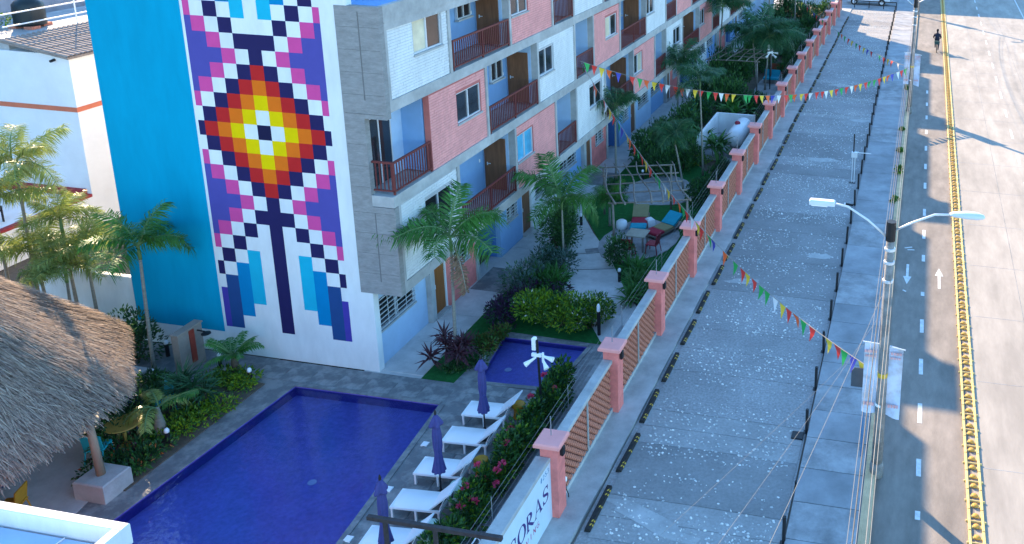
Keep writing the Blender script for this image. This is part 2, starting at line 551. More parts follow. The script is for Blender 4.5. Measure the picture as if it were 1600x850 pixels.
# walkway along the facade
wk = put('walkway', MB().prism([(-16.2, 21.87), (-14.28, 21.87), (-14.28, 95), (-16.2, 95)], -0.05, -0.004), CEM, kind='structure')
for i in range(40):
    y0, y1 = 22.0 + i * 1.8, 22.0 + (i + 1) * 1.8 - 0.02
    put('walkway_slab', MB().bbox(-15.62, y0, -0.01, -14.3, y1, 0.012, 0.008), CEM if i not in (3, 9) else CONC_DECK, wk)

# garden path
P2 = [(-12.1, 27.6), (-11.0, 26.6), (-10.35, 25.9), (-9.7, 25.0), (-9.0, 25.0), (-9.0, 27.2), (-9.75, 28.0), (-11.0, 30.1), (-11.8, 31.4), (-13.0, 33.0), (-14.25, 34.9), (-14.25, 31.9)]
gp = put('garden_path', MB().prism(P2, -0.02, 0.012), CEM, kind='structure')
tgt = [(-12.1, 27.6, -9.75, 28.0), (-13.0, 29.5, -11.0, 30.1), (-13.6, 30.7, -11.8, 31.4)]
for i, (a, b, c, d) in enumerate(tgt):
    put('path_joint', MB().bar((a, b, 0.014), (c, d, 0.014), 0.03, 0.006), BLACK, gp)
put('path_manhole', MB().obox(Matrix.Translation((-12.35, 31.4, 0.016)) @ Matrix.Rotation(0.5, 4, 'Z'), 0.7, 0.45, 0.02), CONC_DECK, gp)
put('path_manhole', MB().obox(Matrix.Translation((-9.95, 27.0, 0.016)) @ Matrix.Rotation(0.1, 4, 'Z'), 0.55, 0.5, 0.02), CONC_PALE, gp)
put('wall_side_path', MB().prism([(-9.56, 5), (-8.25, 5), (-8.25, 45), (-9.0, 45), (-9.05, 27.3), (-9.56, 25)], -0.02, 0.008), CONC_DECK, kind='structure')
wp = bpy.data.objects['wall_side_path']
for i in range(13):
    y0 = 12.5 + i * 1.05
    put('path_paver', MB().bbox(-9.4, y0, 0, -8.95, y0 + 1.03, 0.02 + .004 * (i % 2), 0.008), CONC, wp)
    put('path_paver', MB().bbox(-8.93, y0 + .3, 0, -8.3, y0 + 1.33, 0.022 + .004 * (i % 3), 0.008), CONC if i % 5 else CONC_DECK, wp)

# artificial turf
put('lawn', MB().poly([[(-14.28, 21.86), (-13.2, 21.86), (-13.05, 24.95), (-9.9, 24.86), (-9.56, 24.85), (-10.35, 25.9), (-11.0, 26.6), (-12.1, 27.6), (-14.28, 31.9)]], 0.004), TURF, kind='structure')
lawn2 = put('lawn', MB().poly([[(-14.27, 35.1), (-13.0, 33.1), (-9.75, 28.1), (-9.05, 27.4), (-9.05, 40), (-14.27, 46)]], 0.003), TURF, kind='structure')


def blob(cx, cy, rx, ry, n=20, ph=0.0):
    return [(cx + rx * math.cos(t) * (1 + .08 * math.sin(2 * t + ph)), cy + ry * math.sin(t) * (1 + .1 * math.cos(3 * t + ph))) for t in [2 * math.pi * i / n for i in range(n)]]


put('patio', MB().prism(blob(-10.9, 32.8, 1.55, 2.1), 0.0, 0.035), CONC, kind='structure')
put('patio', MB().prism(blob(-11.6, 38.2, 1.7, 1.9, ph=1), 0.0, 0.035), CONC, kind='structure')
put('patio', MB().prism(blob(-9.9, 58.5, 0.9, 4.5, ph=2), 0.0, 0.035), CONC, kind='structure')

# parking, wall foot strip, sidewalk, bike lane, road
put('parking', MB().poly([[(-7.2, 2), (-2.4, 2), (-2.4, 91), (-7.2, 91)]], 0.0), PARK, kind='structure')
park = bpy.data.objects['parking']
PARK2 = mat('parking_concrete_pale', (0.36, 0.35, 0.335), 0.8, 0.16, 12.0, 0.25, 60, stain=0.22, stain_scale=0.5)
PARK3 = mat('parking_concrete_dark', (0.275, 0.267, 0.258), 0.8, 0.16, 12.0, 0.25, 60, stain=0.22, stain_scale=0.4)
rp = random.Random(6)
yb_ = 8.0
strip_edges = []
while yb_ < 90:
    d_ = rp.choice([.75, 2.1, 2.1, 2.8, 1.3])
    sk = [rp.uniform(-.09, .09) for _ in range(3)]
    strip_edges.append((yb_, d_))
    m_ = PARK2 if d_ < 1 else rp.choice([PARK, PARK, PARK3])
    put('concrete_strip', MB().prism([(-6.98, yb_), (-4.7, yb_ + .03), (-2.46, yb_), (-2.46, yb_ + d_ - .025), (-4.7, yb_ + d_ + .005), (-6.98, yb_ + d_ - .025)], 0.001, 0.008 + rp.uniform(0, .006)), m_, park)
    yb_ += d_
# washed out cement patches
for (x_, y_, a_, b_, w_) in ((-5.6, 17.6, 1.3, .28, -.35), (-4.2, 16.4, 1.0, .22, -.5), (-6.0, 30.2, .7, .2, .2), (-3.4, 33.0, .5, .25, .1), (-4.6, 44.5, .9, .3, 0), (-3.2, 52, .6, .3, .1), (-5.2, 60, .9, .35, 0)):
    pts_ = [(x_ + a_ * math.cos(t_) * rp.uniform(.75, 1.2), y_ + b_ * math.sin(t_) * rp.uniform(.7, 1.25) + w_ * a_ * math.cos(t_)) for t_ in [2 * math.pi * k / 18 for k in range(18)]]
    put('cement_patch', MB().prism(pts_, .004, .0155), CONC_PALE, park)
put('side_street', MB().poly([[(-60, 91), (-0.2, 91), (-0.2, 104), (-60, 104)]], 0.004), CONC, kind='structure')
put('wall_foot_strip', MB().prism([(-8.3, 2), (-7.5, 2), (-7.22, 21), (-7.08, 91), (-8.3, 91)], -0.05, 0.07), CONC_PALE, kind='structure')

# cobbles set in the parking: low domes, rows of bands with more and fewer stones
rs = np.random.RandomState(5)
N = 17000
px = rs.uniform(-6.75, -2.65, N)
py = 9 + 82 * rs.uniform(0, 1, N) ** 1.25
py = np.round(py / 0.17) * 0.17 + rs.normal(0, 0.035, N)
dens = 0.55 + 0.45 * np.sin(py * 2.1 + 0.6 * np.sin(px * 2.2)) * np.sin(py * 0.53 + 1)
dens *= np.where(((py * 0.31) % 1.0) < 0.18, 0.12, 1.0)
keep = rs.uniform(0, 1, N) < dens
px, py = px[keep], py[keep]
n = len(px)
a = rs.uniform(0.026, 0.058, n) * np.where(rs.uniform(0, 1, n) < .5, .7, 1.0)
bb = a * rs.uniform(0.55, 0.85, n)
ang = rs.normal(0, 0.5, n)
hh = rs.uniform(0.02, 0.034, n)
K = 7
th = np.arange(K) * 2 * np.pi / K
cx_ = a[:, None] * np.cos(th)
cy_ = bb[:, None] * np.sin(th)
ca, sa = np.cos(ang)[:, None], np.sin(ang)[:, None]
lo = np.stack([px[:, None] + cx_ * ca - cy_ * sa, py[:, None] + cx_ * sa + cy_ * ca, np.full((n, K), -0.003)], -1)
hi = np.stack([px[:, None] + .6 * (cx_ * ca - cy_ * sa), py[:, None] + .6 * (cx_ * sa + cy_ * ca), np.repeat(hh[:, None], K, 1)], -1)
V = np.concatenate([lo, hi], 1).reshape(-1, 3)
base = (np.arange(n) * 2 * K)[:, None]
j = np.arange(K)
j2 = (j + 1) % K
q = np.stack([np.broadcast_to(x, (n, K)) for x in (base + j, base + j2, base + K + j2, base + K + j)], -1).reshape(-1, 4)
top = base + K + j
me = bpy.data.meshes.new('cobblestones')
me.from_pydata(V.tolist(), [], q.tolist() + top.tolist())
me.materials.append(PEBBLE)
me.materials.append(PEBBLE2)
kind_ = rs.uniform(0, 1, n) < 0.6
mi = np.concatenate([np.repeat(kind_, K), kind_]).astype(int)
me.polygons.foreach_set('material_index', mi.tolist())
place('cobblestones', me, label='pale rounded cobbles set in the grey concrete of the parking strip', cat='cobbles', kind='stuff')

# sidewalk with its slabs and kerb
sw = put('sidewalk', MB().prism([(-2.3, 2), (-0.62, 2), (-0.55, 104), (-2.55, 104)], -0.05, 0.085), SIDEW, kind='structure')
y = 10.0
r2 = random.Random(8)
while y < 90:
    ln = 1.28 if r2.random() < .75 else 2.5
    xl = -2.33 - 0.0024 * (y - 17)
    tone = r2.choice([SIDEW, SIDEW, SIDEW, CONC])
    put('sidewalk_slab', MB().bbox(xl, y, 0.08, -0.66, y + ln - 0.022, 0.112 + r2.uniform(0, .008), 0.008), tone, sw)
    y += ln
KERB = mat('worn_yellow_kerb', (0.66, 0.47, 0.27), 0.85, 0.2, 2, 0.4, 20, stain=0.25, stain_scale=0.8)
put('kerb', MB().prism([(-0.65, 2), (-0.38, 2), (-0.3, 110), (-0.56, 110)], -0.05, 0.12), KERB, kind='structure')
put('bike_lane', MB().poly([[(-0.39, 2), (2.15, 2), (2.2, 200), (-0.3, 200)]], -0.002), ASPH, kind='structure')
road = put('road', MB().poly([[(2.15, 2), (16, 2), (16, 220), (2.2, 220)]], -0.006), ROADC, kind='structure')
LINE = mat('road_marking', (0.72, 0.72, 0.7), 0.8, 0.12, 6, stain=0.25, stain_scale=4)
for i, (a, b) in enumerate([(12, 12.9), (14.4, 15.3), (16.7, 17.7), (19.0, 19.3), (20.6, 21.3), (22.9, 23.85), (25.4, 26.3), (27.95, 28.85), (30.6, 30.9), (33.5, 34.1), (35.7, 36.6),
                             (38.2, 39.0), (41.6, 42.4), (44.4, 45.2), (47.4, 48.2), (50.4, 51.2), (53.4, 54.2), (56.4, 57.2), (59.5, 60.3)]):
    put('lane_dash', MB().box(0.69, a, -0.001, 0.82, b, 0.003), LINE, bpy.data.objects['bike_lane'])
for i in range(26):
    y0 = 20 + i * 4.4
    put('lane_dash', MB().box(5.62 + .003 * i, y0, -0.004, 5.74 + .003 * i, y0 + 1.7, 0.0), LINE, road)
put('edge_line', MB().poly([[(10.0, 80), (10.12, 80), (10.6, 150), (10.48, 150)]], 0.0), LINE, road)
for x in (4.3, 7.4, 10.7):
    put('road_joint', MB().box(x, 5, -0.005, x + 0.02, 200, -0.003), CONC_DECK, road)
for i in range(24):
    put('road_joint', MB().box(2.5, 17.2 + i * 4.1, -0.005, 15.8, 17.22 + i * 4.1, -0.0025), CONC, road)


def arrow(name, x, y0, y1, up):
    mb = MB()
    L = y1 - y0
    pts = [(-.05, 0), (.05, 0), (.05, .62 * L), (.16, .62 * L), (0, L), (-.16, .62 * L), (-.05, .62 * L)]
    pts = [(x + p[0], y0 + p[1] if up else y1 - p[1]) for p in pts]
    mb.prism(pts, -0.001, 0.0035)
    return put(name, mb, LINE, bpy.data.objects['bike_lane'])


arrow('direction_arrow', 0.15, 31.4, 33.1, False)
arrow('direction_arrow', 1.37, 31.3, 33.0, True)
mb = MB()
for a, b in (((-.02, 34.6), (.28, 34.75)), ((.1, 34.45), (.38, 34.5)), ((.02, 30.9), (.14, 30.8))):
    mb.bar((a[0], a[1], .001), (b[0], b[1], .001), 0.07, 0.004)
put('worn_marking', mb, LINE, bpy.data.objects['bike_lane'])

# ================================================================== APARTMENT BUILDING
bld = thing('apartment_building', 'four storey apartment block with pink and white brick panels and a pixel mural', 'building', (-19, 21.9, 0))
Y0, Y1 = 21.91, 87.7
XF, XG, XB = -14.72, -15.68, -24.15
PER = 13.86
ZF = [2.68, 5.52, 8.36]
ZT = 11.45
# end wall
put('end_wall', MB().box(XB, Y0, 0, XG, Y0 + 0.25, 12.5), WHITE, bld)
put('back_wall', MB().box(XB, Y0 + 0.25, 0, XB + 0.25, Y1, 11.45), WHITE, bld)
put('far_end_wall', MB().box(XB + .25, Y1 - .25, 0, XF, Y1, 11.4), WHITE, bld)
put('cyan_panel', MB().box(XB + 0.0, Y0 - 0.006, 0.72, -20.985, Y0 - .0005, 12.4), CYAN, bld)
# mural
cw, ch, xc, zc = 0.4375, 0.453, -18.71, 7.5
rows = {0: 'KWYORD', 1: 'WYORDW', 2: 'YORDWP', 3: 'ORDWPB', 4: 'RDWPBB', 5: 'DWPBBB', 6: 'DDWPBB', 7: 'WWDWPB', 8: 'WCWDWP', 9: 'WCTWDW', 10: 'WWCTWD', -7: 'DWDWPB', -8: 'DWWDWP',
        -9: 'DWCWDW', -10: 'DWCTWD', -11: 'DWCTNW', -12: 'DWCTNV', -13: 'DWWTNV', -14: 'DWWWNV'}
keys = list(COLM)
mb = MB()
for r in range(-14, 11):
    s = rows.get(r) or rows.get(-r)
    for c in range(-5, 6):
        k = s[abs(c)]
        if k == 'W':
            continue
        x0, x1 = xc + (c - .5) * cw, xc + (c + .5) * cw
        x0, x1 = max(x0, xc - 2.18), min(x1, xc + 2.18)
        z0, z1 = zc + (r - .5) * ch, zc + (r + .5) * ch
        mb.box(x0, Y0 - 0.004, z0, x1, Y0 - 0.0005, z1, keys.index(k))
put('pixel_mural', mb, [COLM[k] for k in keys], bld, label='symmetrical pixel mural in navy, pink, red, orange, yellow and cyan')
# concrete fin at the corner of the end wall
put('concrete_fin', MB().box(-16.06, Y0 - 0.012, 2.68, XF + .01, Y0 + 0.2, 5.5).box(-16.06, Y0 - 0.012, 5.5, -15.42, Y0 + 0.2, 8.2)
    .box(-16.06, Y0 - 0.012, 8.2, XF + .01, Y0 + 0.2, ZT), CONC_BOARD, bld)
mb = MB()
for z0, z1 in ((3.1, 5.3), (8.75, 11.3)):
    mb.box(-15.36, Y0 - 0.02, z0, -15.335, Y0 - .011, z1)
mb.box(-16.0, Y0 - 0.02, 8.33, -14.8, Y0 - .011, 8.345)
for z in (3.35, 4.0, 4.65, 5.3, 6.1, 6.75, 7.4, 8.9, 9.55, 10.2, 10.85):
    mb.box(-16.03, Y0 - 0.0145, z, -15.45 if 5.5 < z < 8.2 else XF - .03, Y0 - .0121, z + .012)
put('formwork_seam', mb, mat('formwork_shadow_line', (0.16, 0.155, 0.15), .9, .2, 6), bld)  # board seams, with their shadow line painted in as a darker colour
# floor slabs and roof
put('floor_slab', MB().box(-15.415, Y0 - .008, 5.52, XF + .008, Y0 + .199, 5.86), CONC_PALE, bld)
for i, z in enumerate(ZF):
    put('floor_slab', MB().box(XB + .3, Y0 + .26, z + .02, XF - .3, Y1 - .3, z + .3).box(XF - .3, Y0 + .2, z, XF, Y1, z + 0.34), CONC_PALE, bld)
gaps = [(37.4, 40.0), (51.2, 53.6), (65.1, 67.6), (78.9, 81.4)]
edges = [Y0 + .2] + [v for g in gaps for v in g] + [Y1]
put('roof', MB().box(XB + .25, Y0 + .25, 10.75, XF, Y1, 10.98), CONC_PALE, bld)
for i in range(0, len(edges), 2):
    put('roof_block', MB().box(XB + .25, edges[i] + .05, 10.982, XF - .16, edges[i + 1], ZT - .004), ROOFB, bld)
    put('roof_edge', MB().box(XF - .158, edges[i], 10.982, XF + .012, edges[i + 1], ZT), CONC_PALE, bld)
put('roof_shade_block', MB().box(-21.5, 24.2, ZT, -17.4, 27.4, 14.0), WHITE, bld)  # unseen block added to keep the near end of the roof in shade
for i in range(5):
    y = 29.0 + i * PER
    put('stair_bulkhead', MB().box(-19.6, y - 1.0, ZT, -16.6, y + 1.15, 13.3).box(-19.75, y - 1.15, 13.3, -16.45, y + 1.3, 13.45), WHITE, bld)

brick_cache = {}


def bricks_mesh(w, h, hole, which):
    key = (round(w, 1), round(h, 1), which, tuple(round(v, 1) for v in hole) if hole else None)
    if key in brick_cache:
        return brick_cache[key]
    mb = MB()
    L, H, g, gv = 0.27, 0.09, 0.012, 0.005
    r = 0
    z = 0.005
    rr = random.Random(1)
    while z + H < h:
        y = -L / 2 if r % 2 else 0.0
        while y < w:
            a, b = max(y, 0.005), min(y + L, w - .005)
            spans = [(a, b)]
            if hole and z + H > hole[2] - .02 and z < hole[3] + .02:
                spans = [(a, min(b, hole[0] - .03)), (max(a, hole[1] + .03), b)]
            for p, q_ in spans:
                if q_ - p > 0.03:
                    d = 0.009 + rr.uniform(-.004, .004)
                    vs = [(0, p + gv / 2, z), (0, q_ - gv / 2, z), (0, q_ - gv / 2, z + H - g), (0, p + gv / 2, z + H - g)]
                    vs += [(d, v[1], v[2]) for v in vs]
                    mb.add(vs, [(4, 5, 6, 7), (0, 1, 5, 4), (1, 2, 6, 5), (2, 3, 7, 6), (3, 0, 4, 7)])
            y += L
        z += H
        r += 1
    brick_cache[key] = mb.mesh('brickwork', WHITE_BRICK if which == 'w' else PINK_BRICK)
    return brick_cache[key]


def window(y0, y1, z0, z1, x, panes=('d', 'd'), grille=False, parent=None):
    """sliding window of two panes in an aluminium frame, set 5 cm behind the face at x"""
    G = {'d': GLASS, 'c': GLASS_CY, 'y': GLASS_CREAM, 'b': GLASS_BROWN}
    f = 0.045
    mb = MB()
    xo, xi = x - .03, x - .12
    mb.box(xi, y0, z0, xo, y1, z0 + f).box(xi, y0, z1 - f, xo, y1, z1).box(xi, y0, z0 + f, xo, y0 + f, z1 - f).box(xi, y1 - f, z0 + f, xo, y1, z1 - f)
    ym = (y0 + y1) / 2
    mb.box(xi, ym - .03, z0 + f, xo - .015, ym + .03, z1 - f)
    w = put('window', mb, ALU, bld)
    for k, (a, b) in enumerate(((y0 + f, ym - .03), (ym + .03, y1 - f))):
        put('pane', MB().box(xi + .02 + .02 * k, a, z0 + f, xi + .035 + .02 * k, b, z1 - f), G[panes[k]], w)
    put('sill', MB().box(x - .1, y0 - .04, z0 - .06, x + .05, y1 + .04, z0 - .001), CONC_PALE, w)
    if grille:
        mb = MB()
        nb = 7
        for i in range(nb):
            z = z0 + .06 + (z1 - z0 - .1) * i / (nb - 1)
            mb.box(x + .015, y0 - .02, z - .012, x + .035, y1 + .02, z + .012)
        for i in range(5):
            y = y0 + (y1 - y0) * i / 4
            mb.box(x + .002, y - .01, z0, x + .014, y + .01, z1)
        put('grille', mb, ALU, w)
    return w


def panel(y0, y1, z0, z1, which, win, panes=('d', 'd')):
    """brick panel with a window hole; the face stands at XF - .04"""
    x1, x0 = XF - .055, XF - .25
    mb = MB()
    if win:
        a, b, c, d = win
        mb.box(x0, y0, z0, x1, y1, c).box(x0, y0, d, x1, y1, z1).box(x0, y0, c, x1, a, d).box(x0, b, c, x1, y1, d)
    else:
        mb.box(x0, y0, z0, x1, y1, z1)
    p = put('brick_panel', mb, WHITE_MORTAR if which == 'w' else PINK_MORTAR, bld, label='white painted brick panel' if which == 'w' else 'pink painted brick panel')
    hole = (win[0] - y0, win[1] - y0, win[2] - z0, win[3] - z0) if win else None
    br = place('brickwork', bricks_mesh(y1 - y0, z1 - z0, hole, which), p, kind='stuff')
    br.location = (x1, y0, z0)
    if win:
        window(win[0], win[1], win[2], win[3], x1, panes)
    return p


def railing(y0, y1, z0, near, side=False):
    """railing of square balusters; near ones get each baluster as an object"""
    h = 1.0
    x = XF - .03
    mb = MB()
    mb.box(x - .03, y0, z0 + h - .06, x + .03, y1, z0 + h).box(x - .025, y0, z0 + .08, x + .025, y1, z0 + .12)
    for yy in ([y0, (y0 + y1) / 2 - .02, y1 - .05] if y1 - y0 > 3 else [y0, y1 - .05]):
        mb.box(x - .026, yy, z0, x + .026, yy + .05, z0 + h - .061)
    ret = -15.42
    if side:
        mb.box(ret, y0 + .02, z0 + h - .06, x - .031, y0 + .08, z0 + h).box(ret, y0 + .02, z0 + .08, x - .03, y0 + .07, z0 + .12)
    r = put('railing', mb, RAIL, bld)
    nb = int((y1 - y0) / 0.135)
    ys = [y0 + .08 + (y1 - y0 - .16) * i / (nb - 1) for i in range(nb)]
    if near:
        me = MB().box(-.014, -.014, 0, .014, .014, h - .18).mesh('baluster', RAIL)
        for yy in ys:
            b = place('baluster', me, r)
            b.location = (x, yy, z0 + .12)
        if side:
            for i in range(5):
                b = place('baluster', me, r)
                b.location = (ret + .1 + i * .125, y0 + .05, z0 + .12)
    else:
        mb = MB()
        for yy in ys:
            mb.box(x - .014, yy - .014, z0 + .12, x + .014, yy + .014, z0 + h - .06)
        put('baluster_row', mb, RAIL, r, kind='stuff')
    return r


def fin(y, z0, z1, w=0.14):
    put('pillar', MB().box(XF - .28, y - w / 2, z0, XF - .004, y + w / 2, z1), CONC_PALE, bld)


def stair_balcony(y0, y1, z0, z1, near, win, blue):
    """stair landing: door in the far side wall facing the camera, back wall, balustrade"""
    xb = -16.05
    put('landing_wall', MB().box(xb - .15, y1 - 2.2, z0, xb, y1 - .02, z1), BLUE if blue else BLUE_LT, bld)
    put('landing_wall', MB().box(xb, y1 - .02, z0, XF - .281, y1 + .1, z1), BLUE_LT, bld)
    put('landing_wall', MB().box(-18.2, y0 - .1, z0, XF - .281, y0 + .02, z1), BLUE, bld)
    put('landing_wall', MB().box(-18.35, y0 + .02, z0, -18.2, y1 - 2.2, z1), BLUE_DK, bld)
    d = put('door', MB().box(-15.98, y1 - .07, z0 + .02, -15.12, y1 - .021, z0 + 2.06), DOOR, bld)
    put('door_handle', MB().bar((-15.86, y1 - .1, z0 + 1.05), (-15.72, y1 - .1, z0 + 1.05), .025).box(-15.87, y1 - .1, z0 + .98, -15.84, y1 - .07, z0 + 1.1), ALU, d)
    if win:
        window(y1 - 1.45, y1 - .5, z0 + 1.15, z0 + 2.05, xb + .125)
    put('switch_plate', MB().box(xb, y1 - .36, z0 + 1.15, xb + .012, y1 - .28, z0 + 1.27), WHITE_PL, bld)
    # stair flight and black hand rail behind
    mb = MB()
    for i in range(8):
        mb.box(-17.9 + i * .02, y0 + .3 + i * .24, z0 + i * .17, -16.9, y0 + .54 + i * .24, z0 + .17 + i * .17)
    put('stair_flight', mb, CONC, bld)
    mb = MB()
    for h in (.35, .7, 1.0):
        mb.bar((-16.3, y0 + .15, z0 + h), (-16.3, y0 + 1.6, z0 + h), .035)
    for i in range(4):
        mb.bar((-16.3, y0 + .2 + i * .45, z0), (-16.3, y0 + .2 + i * .45, z0 + 1.0), .035)
    put('stair_rail', mb, BLACK, bld)
    railing(y0 + .06, y1 - .06, z0 + .02, near)


def narrow_balcony(y0, y1, z0, z1, near, corner=False):
    xb = -15.7
    a = y0 + (.2 if corner else -.02)
    put('balcony_wall', MB().box(xb - .12, a, z0, xb, y1 + .02, z1), BLUE_LT, bld)
    put('balcony_wall', MB().box(xb, y1 - .02, z0, XF - .281, y1 + .1, z1), BLUE_LT if not corner else BLUE, bld)
    if not corner:
        put('balcony_wall', MB().box(xb, y0 - .1, z0, XF - .281, y0 + .02, z1), BLUE_LT, bld)
    d = put('sliding_door', MB().box(xb + .001, y0 + .25, z0, xb + .03, y0 + .3, z0 + 2.15).box(xb + .001, y0 + .9, z0, xb + .03, y0 + .95, z0 + 2.15).box(xb + .001, y0 + 1.5, z0, xb + .03, y0 + 1.55, z0 + 2.15)
            .box(xb + .001, y0 + .3, z0 + 2.1, xb + .028, y0 + 1.5, z0 + 2.15), ALU, bld)
    put('pane', MB().box(xb + .004, y0 + .3, z0, xb + .016, y0 + .9, z0 + 2.1).box(xb + .004, y0 + .95, z0, xb + .016, y0 + 1.5, z0 + 2.1), GLASS, d)
    railing(y0 + .06, y1 - .06, z0 + .02, near, corner)


for fl in range(3):
    z0 = ZF[fl] + 0.34
    z1 = (ZF[fl + 1] if fl < 2 else ZT - .5) - .001
    zb = ZF[fl] + .345
    sh = 2.22 if fl == 1 else 0.0
    if fl == 1:
        narrow_balcony(21.95, 24.12, zb, z1, True, True)
    for k in range(5):
        b = 21.95 + sh + k * PER
        cells = [(b, b + 3.56, 'A'), (b + 3.7, b + 7.78, 'S'), (b + 7.92, b + 11.56, 'C'), (b + 11.7, b + 13.78, 'N')]
        for (p, q_, ty) in cells:
            if q_ > Y1 - .3:
                continue
            fin(q_ + .07, z0 - .02, z1)
            if p < 22 and ty == 'A':
                put('pillar', MB().box(XF - .28, p + .17, z0 - .02, XF - .004, p + .29, z1), CONC_PALE, bld)
                p += .29
            near = k == 0 and p < 36
            if ty in 'AC':
                if fl == 1:
                    col = 'p' if ty == 'A' else 'w'
                else:
                    col = 'w' if ty == 'A' else 'p'
                wz = ZF[fl] + 1.37
                if ty == 'A':
                    wn_ = (q_ - 1.92, q_ - .33, wz, wz + 1.03)
                else:
                    wn_ = (p + .12, p + 1.5, wz, wz + 1.07)
                panes = ('d', 'd')
                if k == 0 and fl == 2 and ty == 'A':
                    panes = ('y', 'b')
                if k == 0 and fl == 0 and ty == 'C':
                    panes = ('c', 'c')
                if k == 1 and fl == 1 and ty == 'A':
                    panes = ('y', 'd')
                if k > 0 and panes == ('d', 'd') and (k * 7 + fl * 3 + (ty == 'C')) % 4 == 0:
                    panes = ('b', 'd') if fl % 2 else ('d', 'y')
                panel(p, q_, z0 + .001, z1, col, wn_, panes)
            elif ty == 'S':
                stair_balcony(p, q_, zb, z1, near, fl != 0, fl != 0 or True)
            else:
                narrow_balcony(p, q_, zb, z1, near)

# ground floor
for k in range(5):
    b = Y0 + k * PER
    ztop = 2.677
    e = 0.25 if k == 0 else 0.0
    wcol = BLUE_LT if k == 0 else BLUE

    def gwall(x, y0, y1, win, m, gr=True):
        mb = MB()
        if win:
            a, c, zl, zh = win
            mb.box(x - .2, y0, 0, x, y1, zl).box(x - .2, y0, zh, x, y1, ztop).box(x - .2, y0, zl, x, a, zh).box(x - .2, c, zl, x, y1, zh)
        else:
            mb.box(x - .2, y0, 0, x, y1, ztop)
        put('ground_floor_wall', mb, m, bld)
        if win:
            window(win[0], win[1], win[2], win[3], x, grille=gr)
    if b + 13 > Y1:
        gwall(XG - .03, b + e, Y1 - .3, None, BLUE_LT)
        continue
    gwall(XG - .12, b + e, b + 2.98, (b + .34, b + 2.3, 1.18, 2.25), wcol)
    put('pillar', MB().box(XG - .3, b + 2.985, 0, XG + .06, b + 3.24, ztop), CONC_PALE, bld)
    d = put('front_door', MB().box(XG - .12, b + 3.32, .08, XG - .07, b + 4.03, 2.2), DOOR_OR if k == 0 else DOOR, bld)
    put('door_handle', MB().box(XG - .07, b + 3.38, 1.05, XG - .03, b + 3.42, 1.2), ALU, d)
    put('door_frame', MB().box(XG - .14, b + 3.245, 0, XG - .02, b + 3.315, ztop).box(XG - .14, b + 4.035, 0, XG - .02, b + 4.1, ztop).box(XG - .14, b + 3.316, 2.21, XG - .03, b + 4.034, ztop), WHITE, bld)
    put('door_step', MB().box(XG - .25, b + 3.25, 0, XG + .12, b + 4.1, .07), CONC_PALE, bld)
    gwall(XG, b + 4.105, b + 6.1, (b + 4.6, b + 5.65, 1.22, 2.2), PINK)
    put('pillar', MB().box(XG - .2, b + 6.103, 0, XG + .05, b + 6.3, ztop), CONC_PALE, bld)
    # stair recess
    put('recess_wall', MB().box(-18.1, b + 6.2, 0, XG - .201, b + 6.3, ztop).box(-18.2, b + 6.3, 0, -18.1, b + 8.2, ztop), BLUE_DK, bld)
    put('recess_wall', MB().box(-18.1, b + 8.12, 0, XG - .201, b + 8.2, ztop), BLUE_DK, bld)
    put('recess_step', MB().box(-17.6, b + 6.35, 0, -16.4, b + 6.75, .18).box(-17.9, b + 6.76, 0, -16.4, b + 7.1, .36), CONC, bld)
    gwall(XG, b + 8.12, b + 10.05, (b + 8.7, b + 9.6, 1.22, 2.15), BLUE)
    d = put('front_door', MB().box(XG - .12, b + 10.14, .08, XG - .07, b + 10.92, 2.2), DOOR, bld)
    put('door_handle', MB().box(XG - .07, b + 10.2, 1.05, XG - .03, b + 10.24, 1.2), ALU, d)
    put('door_frame', MB().box(XG - .14, b + 10.055, 0, XG - .02, b + 10.13, ztop).box(XG - .14, b + 10.925, 0, XG - .02, b + 10.98, ztop).box(XG - .14, b + 10.131, 2.21, XG - .03, b + 10.924, ztop), WHITE, bld)
    put('door_step', MB().box(XG - .25, b + 10.06, 0, XG + .12, b + 10.98, .07), CONC_PALE, bld)
    gwall(XG, b + 10.985, b + 13.8, (b + 11.35, b + 13.2, 1.2, 2.25), BLUE_LT if k % 2 else WHITE)

